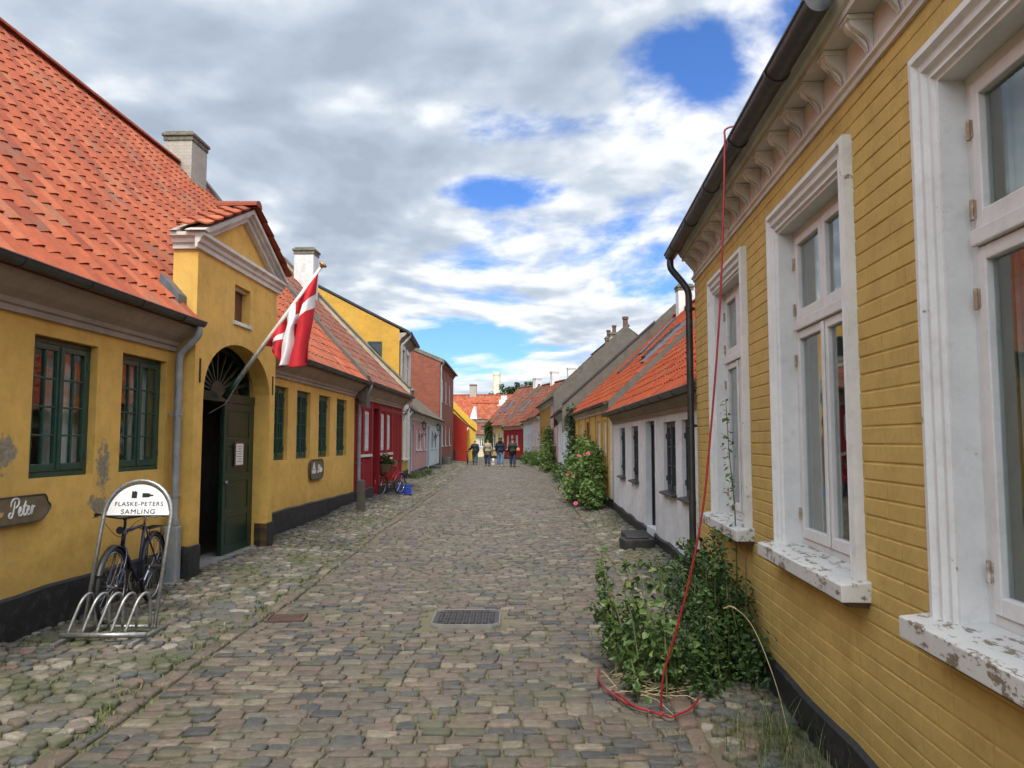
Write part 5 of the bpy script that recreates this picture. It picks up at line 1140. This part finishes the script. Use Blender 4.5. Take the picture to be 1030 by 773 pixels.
g0=[(.80,4.50),(.72,4.58),(.68,4.72),(.63,4.86)]; m.tube(smoothline([(x,y,gzf(x,y)+.05) for x,y in g0],6),.0062,8)
o=m.build('hose',HOSE,None,smooth=True); tag(o,'thin red hose hanging from the gutter to a loose coil on the cobbles','hose')
# ------------------------------------------------------------------ plants
def plant(name,label,cat,blobs,n,size,mat,seed,stems=(),group=None,loc=None,extra=None):
    o=thing(name,label,cat,loc or (blobs[0][0],blobs[0][1],gzf(blobs[0][0],blobs[0][1])),0,group); ox,oy,oz=o.location
    V_,Q_,R_=leaves([(b[0]-ox,b[1]-oy,b[2]-oz) for b in blobs],[(b[3] if isinstance(b[3],tuple) else (b[3],)*3) for b in blobs],n,size,seed=seed)
    fast('foliage',V_,Q_,None,mat,o,rnd=R_)
    if stems:
        m=MB()
        for s_ in stems: m.tube(smoothline([(p[0]-ox,p[1]-oy,p[2]-oz) for p in s_],5),[.007*(1-.6*k/(5*(len(s_)-1))) for k in range(5*(len(s_)-1)+1)],5)
        m.build('stem',STEM,o)
    return o
def flowers(o,spots,mat,r=.05,name='flower'):
    ox,oy,oz=o.location
    for (x,y,z) in spots:
        m=MB()
        for ring,(n,rr,tilt) in enumerate(((6,r,.1),(5,r*.7,.5),(4,r*.4,.9))):
            for j in range(n):
                a=2*PI*j/n+ring*.5; d_=Vector((math.cos(a)*math.cos(tilt),math.sin(a)*math.cos(tilt),math.sin(tilt))); t=Vector((-math.sin(a),math.cos(a),0)); m.add([(0,0,0),tuple(d_*rr*.7-t*rr*.45),tuple(d_*rr),tuple(d_*rr*.7+t*rr*.45)],[(0,1,2,3)])
        f_=m.build(name,mat,o,smooth=True); f_.location=(x-ox,y-oy,z-oz); f_.rotation_euler=(random.uniform(.6,1.3),random.uniform(-.5,.5),random.uniform(-.5,.5))
LEAF_H=leaf_mat('leaf_hollyhock',[(0,(.04,.085,.02)),(.5,(.08,.15,.035)),(.85,(.15,.22,.055)),(1,(.30,.29,.12))])
# dense dark bush against the plinth
bl=[(1.42,5.35,.25,.24),(1.50,5.6,.42,.24),(1.38,5.2,.42,.20),(1.52,5.3,.50,.18),(1.30,5.55,.35,.22),(1.46,5.0,.28,.2),(1.52,4.85,.2,.14),(1.25,5.0,.22,.2),(1.20,4.8,.12,.14),(1.32,5.8,.50,.20),(1.50,5.95,.55,.18),(1.42,5.25,.12,.28)]
spr=[]
for k in range(15):
    x=random.uniform(1.25,1.55); y=random.uniform(4.85,6.0); h=random.uniform(.6,1.0); lx=random.uniform(-.22,.02); spr.append([(x,y,.1),(x+lx*.3,y,h*.5),(x+lx,y+random.uniform(-.1,.1),h)])
    for t in (.5,.6,.7,.8,.9,1.): p=Vector(spr[-1][1]).lerp(Vector(spr[-1][2]),(t-.5)*2); bl.append((p.x,p.y,p.z,.055))
plant('shrub','dense dark green shrub growing at the foot of the yellow brick wall','shrub',bl,8000,.034,LEAF_D,3,stems=[[(1.42+random.uniform(-.15,.1),5.3+random.uniform(-.3,.3),0),(1.42+random.uniform(-.2,.1),5.3+random.uniform(-.4,.4),.3),(1.42+random.uniform(-.25,.12),5.3+random.uniform(-.5,.5),.62)] for _ in range(22)]+spr)
st=[];bl=[]
for k in range(24):
    x=random.uniform(.70,1.14); y=random.uniform(4.75,5.75); lean=random.uniform(-.20,.02); hh=random.uniform(.28,.80); 
    s_=[(x,y,0),(x+lean*.3,y,hh*.4),(x+lean*.8,y+.03,hh*.8),(x+lean*1.3,y+.05,hh)]; st.append(s_)
    for t in (.25,.4,.55,.7,.85,1.): 
        p=(Vector(s_[0])*(1-t)+Vector(s_[3])*t); bl.append((p.x,p.y,p.z,.085*(1.15-.6*t)))
plant('hollyhock','lighter green leggy plant with broad leaves spilling over the cobbles by the hose','plant',[(1.05,5.05,.18,.17),(1.08,4.9,.25,.17),(1.0,4.95,.38,.13)]+bl,2200,.050,LEAF_H,8,stems=st,loc=(1.0,5.1,gzf(1,5.1)))
# trailing low leaves on the road side
# slender stem climbing to the window
s1=[(1.60,5.55,0.1),(1.61,5.5,.6),(1.60,5.48,1.1),(1.61,5.62,1.5),(1.62,5.72,1.9)]
plant('climbing_rose','slender leafy stem reaching up beside the farthest tall white window','plant',[(p[0]-.01,p[1],p[2],.05) for p in [tuple(v) for v in smoothline(s1,7)][3:]],120,.034,LEAF_M,9,stems=[s1,[(1.56,5.2,0),(1.55,5.1,.5),(1.52,4.98,.85)],[(1.5,5.9,0),(1.5,6.0,.6),(1.48,6.1,.95)]],loc=(1.6,5.5,0))
# dry twigs
m=MB()
for k in range(70):
    x=random.uniform(.62,1.0); y=random.uniform(4.75,5.3); a=random.gauss(.2,.7); l=random.uniform(.08,.3); z=gzf(x,y)+.04
    m.tube([(x,y,z+random.uniform(0,.03)),(x+l*.5*math.cos(a),y+l*.5*math.sin(a),z+random.uniform(.01,.06)),(x+l*math.cos(a),y+l*math.sin(a),z+random.uniform(-.02,.04))],.0022,4)
tag(m.build('twig_litter',DRYSTEM,None),'dry brown twigs lying on the cobbles beside the red hose','twigs',kind='stuff')
def grass(name,label,spots,mat,hmin,hmax,kind='stuff',wid=.0035,spread=.09):
    V=[];T=[];Rn=[]
    for (x,y,n,sc) in spots:
        for _ in range(n):
            px,py=x+random.gauss(0,spread),y+random.gauss(0,spread*1.3); z=gzf(px,py)-.005; h=random.uniform(hmin,hmax)*sc; a=random.uniform(0,2*PI); b=random.uniform(.1,.75)*h; w=wid*random.uniform(.7,1.5); wx,wy=-math.sin(a)*w,math.cos(a)*w
            k=len(V); rv=random.random()
            for t in (0,.4,.75): q=(px+math.cos(a)*b*t*t,py+math.sin(a)*b*t*t,z+h*t*(1-.15*t)); V+=[(q[0]-wx*(1-t*.5),q[1]-wy*(1-t*.5),q[2]),(q[0]+wx*(1-t*.5),q[1]+wy*(1-t*.5),q[2])]; 
            V.append((px+math.cos(a)*b,py+math.sin(a)*b,z+h*.84)); Rn+=[rv]*7
            T+=[(k,k+1,k+3),(k,k+3,k+2),(k+2,k+3,k+5),(k+2,k+5,k+4),(k+4,k+5,k+6)]
    return tag(fast(name,V,None,T,mat,rnd=Rn),label,'grass' ,kind=kind)
GR=leaf_mat('grass_blade',[(0,(.05,.09,.02)),(.6,(.12,.17,.045)),(.85,(.24,.25,.09)),(1,(.38,.32,.16))])
sp_=[(random.uniform(1.15,1.52),random.uniform(3.1,4.3),26,1.) for _ in range(24)]
grass('tall_grass','tall wispy grass growing at the base of the yellow brick wall',sp_,GR,.08,.30,wid=.0014)
sp_=[]
for _ in range(230): y=random.uniform(3.2,12); sp_.append((float(kl(y))-random.uniform(-.08,.12)+.06,y,9,.7))
for _ in range(110): y=random.uniform(3.3,30); sp_.append((float(kr(y))+random.uniform(-.1,.12),y,8,.8))
for _ in range(260): y=random.uniform(4.2,8.5); sp_.append((random.uniform(-3.9,-2.4),y,12,.6))
for _ in range(90): y=random.uniform(9,34); sp_.append((random.uniform(-3.6,-2.4),y,9,.8))
for _ in range(60): y=random.uniform(7,24); sp_.append((random.uniform(1.6,2.0) if y>8 else 1.5,y,6,.7))
grass('weeds','low green weeds sprouting between the stones along the kerbs',sp_,GR,.03,.085,wid=.004,spread=.035)
sp_=[(random.gauss(-3.75,.12),random.uniform(28.5,34),40,1.6) for _ in range(26)]
grass('verge_grass','patch of green weeds at the foot of the pink cottage wall',sp_,GR,.06,.2,wid=.008)
m=MB(); g_=smoothline([(1.42,3.95,0.0),(1.40,4.1,.30),(1.36,4.35,.55),(1.31,4.55,.62),(1.27,4.62,.60)],6); m.tube(g_,.0022,5); m.tube(g_[-8:],.0045,5)
tag(m.build('dry_stalk',DRYSTEM,None),'single bent straw-coloured grass stalk in front of the shrub','stalk')
bl=[(1.80,17.3,.45,.34),(1.85,18.0,.8,.42),(1.72,18.6,.45,.40),(1.9,18.9,1.05,.42),(1.8,19.8,.7,.45),(1.62,19.6,.35,.35),(1.85,20.6,1.0,.42),(1.95,18.2,1.3,.26),(1.7,20.9,.5,.4),(1.95,19.8,1.45,.26),(1.85,17.0,.25,.25),(2.0,21.2,1.5,.3)]
rs=plant('rose_bush','big rambling rose bush with pink blooms against the yellow cottage','rose bush',bl,9000,.085,LEAF_M,12,stems=[[(1.85,17.2+.35*k,.0),(1.8,17.3+.35*k,.7),(1.95,17.3+.36*k,1.5)] for k in range(12)])
plantsp=[(1.50,17.9,.82),(1.60,18.1,1.25),(1.72,17.15,1.32),(1.42,19.3,.75),(1.42,17.0,.22)]
flowers(rs,plantsp,PINK,.052)
bl=[(2.02,25.6,.5+.3*k,(.2,.35,.25)) for k in range(8)]+[(1.95,24.9,1.0,.3),(1.9,25.2,.5,.35),(2.0,24.2,1.6,.2)]
plant('climbing_vine','dark climbing vine covering the wall between the yellow cottage and the white house','vine',bl,2600,.08,LEAF_T,13,stems=[[(2.02,25.3+.2*k,.1),(2.0,25.4+.2*k,1.2),(2.03,25.5+.2*k,2.5)] for k in range(5)])
bl=[(1.85,38.2,.6,.45),(1.9,38.9,1.2,.45),(1.85,39.6,.7,.5),(1.9,40.4,1.5,.45),(1.8,41,.6,.5),(1.95,39.8,2.0,.35),(1.75,37.4,.35,.3)]
plant('flowering_shrub','tall green shrub in front of the pink gable house on the right','shrub',bl,3600,.11,LEAF_M,14,stems=[[(1.85,38.4+.6*k,0),(1.85,38.5+.6*k,1.5)] for k in range(5)])
bl=[(1.5,47,.4,.45),(1.45,48.5,.55,.5),(1.3,50,.45,.5),(1.15,52.0,.5,.5),(1.0,53.5,.4,.45)]
plant('low_bushes','row of low green bushes along the mustard and blush house fronts','bush',bl,2600,.12,LEAF_M,15,stems=[[(1.4,48,0),(1.4,48,.5)]])
bl=[(1.9,29.5,.35,.3),(1.85,30.3,.5,.3),(1.9,31.4,.3,.25)]
plant('low_bush','small pale green bush by the wall of the white vine-covered house','bush',bl,900,.08,LEAF_M,16,stems=[[(1.9,29.8,0),(1.9,29.8,.4)]])
c=Vector((-2.1,68.6,0)); bl=[(-2.05-.08,68.4,.8+.45*k,(.42,.3,.4)) for k in range(6)]
plant('ivy_column','tall dark ivy column on the corner of the pale yellow cottage','ivy',bl,1800,.16,LEAF_D,17,stems=[[(-2.1,68.5,0),(-2.1,68.5,2.6)]])
def tree(label,x,y,blobs,n,seed):
    o=thing('tree',label,'tree',(x,y,0),0,'trees behind the end of the street')
    m=MB(); m.tube([(0,0,-.2),(.1,0,3),(0,.1,6),(.2,0,8.2)],[.38,.3,.2,.1],10)
    for b in blobs: m.tube([(0,0,5),(b[0]*.5,b[1]*.5,6.4),(b[0],b[1],b[2])],[.16,.1,.04],7)
    m.build('trunk',BARK,o,smooth=True)
    g=np.random.default_rng(seed); sub=[]
    for b in blobs:
        for _ in range(9): d_=g.normal(size=3); d_/=np.linalg.norm(d_); sub.append((b[0]+d_[0]*b[3]*.8,b[1]+d_[1]*b[3]*.8,b[2]+d_[2]*b[3]*.7,b[3]*.42))
    V_,Q_,R_=leaves([s[:3] for s in sub],[s[3] for s in sub],n,.34,seed=seed); fast('crown',V_,Q_,None,LEAF_T,o,rnd=R_); return o
tree('leafy tree left of the white chimney behind the far roofs',-1.2,112,[(-1.3,0,7.9,1.2),(.2,.5,8.9,1.3),(1.7,0,8.4,1.1),(0,-.5,7.2,1.5)],2600,21)
tree('leafy tree right of the white chimney behind the far roofs',2.0,112,[(-.9,0,9.2,1.1),(.6,.5,9.5,1.2),(1.6,0,8.7,1.2),(0,-.5,8.0,1.5)],2600,22)
m=MB(); m.lathe([(.78,0),(.74,14.6),(.78,14.65),(.78,15.2),(.74,15.25),(.74,15.3),(.6,15.3)],0,0,20); o=m.build('round_tower',plaster('tower_pale_yellow',(.74,.72,.54),amount=.3,stain=(.5,.5,.35)),None); o.location=(-3.05,150,0); tag(o,'tall slender pale yellow round tower rising behind the far roofs','tower')
# ------------------------------------------------------------------ people
def skin(name,pts,edges,mat,parent,sub=1,root=0):
    me=bpy.data.meshes.new(name); me.from_pydata([p[:3] for p in pts],edges,[]); me.update(); me.materials.append(mat)
    o=bpy.data.objects.new(name,me); COL.objects.link(o); o.parent=parent
    s=o.modifiers.new('Skin','SKIN'); s.use_smooth_shade=True
    if not me.skin_vertices: me.attributes  # layer comes with the modifier
    for i,p in enumerate(pts):
        r=p[3]; me.skin_vertices[0].data[i].radius=(r,r) if not isinstance(r,tuple) else r
        me.skin_vertices[0].data[i].use_root=(i==root)
    b=o.modifiers.new('Sub','SUBSURF'); b.levels=sub; b.render_levels=sub
    return o
SKINM=plain('skin',(.50,.28,.19),.6,var=.08,bs=0)
def person(label,x,y,h,top,topc,legc,hairc,stride=.12,coatlen=.0,arms=((.05,.0),(-.03,.0)),longhair=False,hat=None,shoec=BLK,lean=0.,reach=None):
    o=thing('person',label,'person',(x,y,gzf(x,y)+.015),0,'people walking down the street'); k=h/1.75; o.scale=(k,k,k)
    P=[];E=[]
    def a(p,par=None): P.append(p); 
    # torso
    body=[(0,0,.95,.125),(0,.005,1.10,.115),(0,.0,1.28,.135),(0,-.01,1.42,.12),(0,-.005,1.50,.055),(0,.01,1.57,.06),(0,.02,1.64,.085),(0,.015,1.71,.075)]
    P+=body; E+=[(i,i+1) for i in range(7)]
    feet=[]
    for s_,st in ((-1,stride),(1,-stride)):
        b=len(P); P+=[(s_*.095,0,.90,.085),(s_*.10,st*.45+.03,.50,.055),(s_*.10,st-.01,.11,.034),(s_*.105,st+.09,.045,.022)]; E+=[(0,b),(b,b+1),(b+1,b+2),(b+2,b+3)]
    hands=[]
    for i,(s_,ar) in enumerate(((-1,arms[0]),(1,arms[1]))):
        b=len(P); 
        if reach and reach[0]==s_: el=(s_*.30,.10,1.14); wr=(s_*.50,.28,1.02)
        else: el=(s_*.245,-.03+ar[0],1.14); wr=(s_*.25,.05+ar[0]*2,.90)
        d_=(Vector(wr)-Vector(el)).normalized(); hd=Vector(wr)+d_*.07
        P+=[(s_*.175,-.01,1.42,.06),(el[0],el[1],el[2],.043),(wr[0],wr[1],wr[2],.030),(hd.x,hd.y,hd.z,.030)]; E+=[(3,b),(b,b+1),(b+1,b+2),(b+2,b+3)]
        for q in range(4): f=hd+d_*.055+Vector((0,(q-1.5)*.021,0)); P.append((f.x,f.y,f.z,.0085)); E.append((b+3,len(P)-1))
        t=hd+d_*.01+Vector((0,.05,0)); P.append((t.x,t.y,t.z,.010)); E.append((b+3,len(P)-1)); hands.append((s_,el,wr))
    skin('body',P,E,SKINM,o)
    hm=MB()
    bp=[(0,0,.97,.150)]; 
    z0=.86-coatlen
    cp=[(0,0,z0,.25 if coatlen else .20),(0,0,1.0,.215),(0,.0,1.15,.20),(0,0,1.30,.215),(0,-.01,1.44,.16),(0,-.005,1.51,.07)]; ce=[(i,i+1) for i in range(5)]
    for (s_,el,wr) in hands:
        b=len(cp); cp+=[(s_*.18,-.01,1.415,.105),(el[0],el[1],el[2],.088),(wr[0],wr[1],wr[2]+.03,.065)]; ce+=[(4,b),(b,b+1),(b+1,b+2)]
    skin(top,cp,ce,topc,o,root=2)
    tp=[(0,0,.96,.145)]; te=[]
    for s_,st in ((-1,stride),(1,-stride)):
        b=len(tp); tp+=[(s_*.095,0,.86,.13),(s_*.105,st*.45+.03,.50,.105),(s_*.105,st-.01,.12,.085)]; te+=[(0,b),(b,b+1),(b+1,b+2)]
    skin('trousers',tp,te,legc,o)
    for s_,st in ((-1,stride),(1,-stride)):
        skin('shoe',[(s_*.10,st-.05,.055,.07),(s_*.105,st+.06,.05,.07),(s_*.108,st+.16,.04,.055)],[(0,1),(1,2)],shoec,o)
    hp=[(0,-.03,1.65,.13),(0,-.02,1.73,.12)]; he=[(0,1)]
    if longhair: hp+=[(0,-.08,1.54,.14),(0,-.12,1.40,.14)]; he+=[(0,2),(2,3)]
    skin('hair',hp,he,hairc,o)
    # face looks down the street
    m=MB()
    for s_ in(-1,1): m.lathe([(.0,-.012),(.012,0),(.0,.012)],s_*.032,.098,8,1.655)
    m.tube([(-.022,.098,1.595),(.022,.098,1.595)],.006,5); m.build('face_features',BLK,o); m=MB(); m.tube([(0,.095,1.655),(0,.125,1.625)],[.008,.014],6); m.build('nose',SKINM,o)
    return o
def cloth(n,c): return plain(n,c,.85,var=.15,scale=10,bs=0)
JN=cloth('jeans',(.10,.18,.32)); JD=cloth('jeans_dark',(.02,.03,.07)); TEAL=cloth('trousers_teal',(.03,.07,.09))
person('person in a dark jacket pushing a bicycle, leftmost of the walkers',-2.50,51.3,1.66,'jacket',cloth('jacket_black',(.015,.018,.03)),TEAL,cloth('hair_grey',(.35,.32,.28)),reach=(-1,))
person('person in a long beige coat walking beside the small white dog',-1.52,47.2,1.66,'coat',cloth('coat_beige',(.26,.22,.15)),JD,cloth('hair_fair',(.30,.20,.10)),coatlen=.22,stride=.08)
person('person with long dark hair, wide navy jacket and light blue jeans',-.74,47.3,1.74,'jacket',cloth('jacket_navy',(.008,.010,.028)),JN,cloth('hair_brown',(.04,.025,.015)),longhair=True,shoec=cloth('shoe_pale',(.4,.36,.3)),stride=.10)
p4=person('person in a long dark green coat with an orange bag on the right arm',.04,47.1,1.76,'coat',cloth('coat_green',(.018,.024,.016)),JD,cloth('hair_red',(.10,.05,.03)),coatlen=.16,stride=.13)
sk=skin('shoulder_bag',[(.30,-.06,1.22,.10),(.36,-.08,1.08,.15),(.33,-.06,.95,.13)],[(0,1),(1,2)],cloth('bag_orange',(.55,.16,.07)),None); sk.location=(.04,47.1,gzf(0,47)); tag(sk,'orange shoulder bag hanging at the side of the rightmost walker','bag')
bicycle('dark bicycle pushed by the leftmost walker',(-3.02,51.4,gzf(-3,51.4)+.01),R(95),BLK,detail=False)
dg=thing('dog','small white dog walking beside the person in the beige coat','dog',(-1.17,47.1,gzf(-1.2,47)+.01))
WF=cloth('white_fur',(.72,.70,.66)); pts=[(0,0,.26,.085),(0,.16,.27,.095),(0,.25,.34,.06),(0,.33,.42,.062),(0,.42,.40,.035),(0,-.12,.27,.075),(0,-.24,.36,.022),(0,-.28,.44,.018)]; ed=[(0,1),(1,2),(2,3),(3,4),(0,5),(5,6),(6,7)]
for s_ in(-1,1):
    b=len(pts); pts+=[(s_*.055,.17,.18,.032),(s_*.055,.16,.03,.022),(s_*.055,.19,.015,.02)]; ed+=[(1,b),(b,b+1),(b+1,b+2)]
    b=len(pts); pts+=[(s_*.055,-.10,.19,.042),(s_*.055,-.16,.11,.024),(s_*.055,-.13,.03,.02),(s_*.055,-.10,.015,.02)]; ed+=[(5,b),(b,b+1),(b+1,b+2),(b+2,b+3)]
    pts.append((s_*.05,.31,.49,.018)); ed.append((3,len(pts)-1))
skin('body',pts,ed,WF,dg); m=MB(); m.lathe([(0,-.012),(.014,0),(0,.012)],0,.455,8,.405); m.build('nose',BLK,dg)

# ------------------------------------------------------------------ sky, sun, camera
w=bpy.data.worlds.new('World'); SC.world=w; w.use_nodes=True; nt=w.node_tree; nt.nodes.clear()
SUN_EL,SUN_AZ=R(55),R(182)   # azimuth clockwise from +Y
out=nt.nodes.new('ShaderNodeOutputWorld'); sky=nt.nodes.new('ShaderNodeTexSky'); sky.sky_type='NISHITA'; sky.sun_disc=False; sky.sun_elevation=SUN_EL; sky.sun_rotation=SUN_AZ; sky.air_density=1.0; sky.dust_density=.3; sky.ozone_density=2.5
tc=nt.nodes.new('ShaderNodeTexCoord'); sep=nt.nodes.new('ShaderNodeSeparateXYZ'); L(nt,tc.outputs['Generated'],sep.inputs[0])
def M_(op,a,b=None,c=None,clamp=False):
    n=N(nt,'ShaderNodeMath',operation=op,use_clamp=clamp)
    for i,v in enumerate((a,b,c)):
        if v is None: continue
        if isinstance(v,(int,float)): n.inputs[i].default_value=v
        else: L(nt,v,n.inputs[i])
    return n.outputs[0]
zc=M_('ADD',M_('MAXIMUM',sep.outputs[2],0.0),.17); u=M_('DIVIDE',sep.outputs[0],zc); v=M_('DIVIDE',sep.outputs[1],zc)
def cl(ox,oy,scale,detail,rough,dist=0.,seed=3.1):
    cb=N(nt,'ShaderNodeCombineXYZ'); L(nt,M_('ADD',u,ox),cb.inputs[0]); L(nt,M_('ADD',v,oy),cb.inputs[1]); cb.inputs[2].default_value=seed
    n=N(nt,'ShaderNodeTexNoise',Scale=scale,Detail=detail,Roughness=rough,Distortion=dist); L(nt,cb.outputs[0],n.inputs['Vector']); return n.outputs['Fac']
def hole(az,el,ra,re,amt):
    d=Vector((math.sin(R(az))*math.cos(R(el)),math.cos(R(az))*math.cos(R(el)),math.sin(R(el)))); t1=Vector((math.cos(R(az)),-math.sin(R(az)),0)); t2=t1.cross(d)
    def dot(vec): n=N(nt,'ShaderNodeVectorMath',operation='DOT_PRODUCT'); L(nt,tc.outputs['Generated'],n.inputs[0]); n.inputs[1].default_value=vec; return n.outputs['Value']
    a=M_('DIVIDE',dot(t1),math.sin(R(ra))); b=M_('DIVIDE',dot(t2),math.sin(R(re))); r2=M_('ADD',M_('MULTIPLY',a,a),M_('MULTIPLY',b,b)); front=M_('GREATER_THAN',dot(d),0)
    return M_('MULTIPLY',M_('MULTIPLY',M_('SUBTRACT',1,r2,clamp=True),amt),front)
SD=14.6
def dens(ox,oy,dd): return M_('ADD',M_('MULTIPLY',cl(ox,oy,1.25,dd,.56,.25,SD),.8),M_('MULTIPLY',cl(ox,oy,.5,1,.5,0,SD+3),.2))
d0=dens(0,0,7); d1=dens(.0,-.10,4)
f0=cl(0,0,6.,4,.6,.4,SD+7)
D=M_('ADD',d0,M_('MULTIPLY',M_('SUBTRACT',f0,.5),.12))
for h_ in [(9.5,28.3,4,3,.10),(15,27,4,4,.08),(-20,31,7,3,.2),(-1,23.5,9,2.2,.13),(-1,18.6,6,1.5,.14),(-13,24,4,2.2,.12),(-7,8.0,11,1.6,.17),(11,7.0,9,1.5,.16),(25,30,6,5,.1),(1,5.0,7,1.,.06),(12,11,5,1.8,.12),(-5,26.5,4,1.6,.1)]: D=M_('SUBTRACT',D,hole(*h_))
cov=N(nt,'ShaderNodeMapRange',interpolation_type='SMOOTHSTEP'); L(nt,D,cov.inputs[0]); cov.inputs[1].default_value=.34; cov.inputs[2].default_value=.46
lit=M_('ADD',M_('MULTIPLY',M_('SUBTRACT',d0,d1),6.),M_('MULTIPLY',M_('SUBTRACT',.52,D),2.6)); lit=M_('ADD',lit,M_('MULTIPLY',M_('SUBTRACT',f0,.5),.9)); lit=M_('ADD',lit,.55)
cc=ramp(nt,lit,[(.0,(.36,.425,.525)),(.30,(.44,.51,.61)),(.55,(.55,.615,.70)),(.78,(.78,.82,.87)),(1.,(1.,1.,1.))])
hz=N(nt,'ShaderNodeMapRange'); L(nt,sep.outputs[2],hz.inputs[0]); hz.inputs[1].default_value=.0; hz.inputs[2].default_value=.13; hz.inputs[3].default_value=.6; hz.inputs[4].default_value=0.
cc=mix(nt,hz.outputs[0],cc,(.52,.62,.74))
bs_=nt.nodes.new('ShaderNodeBackground'); bc=nt.nodes.new('ShaderNodeBackground'); L(nt,mix(nt,1.,sky.outputs[0],(.52,.78,1.2),'MULTIPLY'),bs_.inputs[0]); bs_.inputs[1].default_value=.12
L(nt,cc,bc.inputs[0])
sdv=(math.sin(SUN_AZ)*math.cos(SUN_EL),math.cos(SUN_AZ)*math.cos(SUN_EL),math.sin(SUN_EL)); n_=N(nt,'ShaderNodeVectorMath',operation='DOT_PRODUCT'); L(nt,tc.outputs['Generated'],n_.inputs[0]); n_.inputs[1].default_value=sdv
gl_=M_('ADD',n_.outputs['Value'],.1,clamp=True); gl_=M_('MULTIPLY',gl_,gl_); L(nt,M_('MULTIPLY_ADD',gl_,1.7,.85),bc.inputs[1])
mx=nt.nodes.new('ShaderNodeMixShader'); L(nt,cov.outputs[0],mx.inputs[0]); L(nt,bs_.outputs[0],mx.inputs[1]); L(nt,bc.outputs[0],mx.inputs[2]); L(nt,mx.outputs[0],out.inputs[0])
w.cycles.sampling_method='MANUAL'; w.cycles.sample_map_resolution=512
sd=bpy.data.lights.new('sun','SUN'); sd.energy=2.7; sd.angle=R(11); sd.color=(1,.93,.82); so=bpy.data.objects.new('sun',sd); COL.objects.link(so)
dv=Vector((math.sin(SUN_AZ)*math.cos(SUN_EL),math.cos(SUN_AZ)*math.cos(SUN_EL),math.sin(SUN_EL))); so.rotation_euler=dv.to_track_quat('Z','Y').to_euler()
cd=bpy.data.cameras.new('camera'); cam=bpy.data.objects.new('camera',cd); COL.objects.link(cam); cam.location=(0,0,1.6); cam.rotation_euler=(R(90+4.33),0,0); cd.sensor_width=36; cd.lens=760/1030*36; cd.clip_end=3000; cd.clip_start=.05; SC.camera=cam
SC.view_settings.view_transform='Standard'; SC.view_settings.look='None'; SC.view_settings.gamma=1; SC.view_settings.exposure=.48
cy=SC.cycles; cy.use_denoising=True; cy.use_adaptive_sampling=True; cy.adaptive_threshold=.03; cy.max_bounces=4; cy.diffuse_bounces=2; cy.glossy_bounces=3; cy.transparent_max_bounces=12; cy.transmission_bounces=3; cy.caustics_reflective=False; cy.caustics_refractive=False; cy.sample_clamp_indirect=4
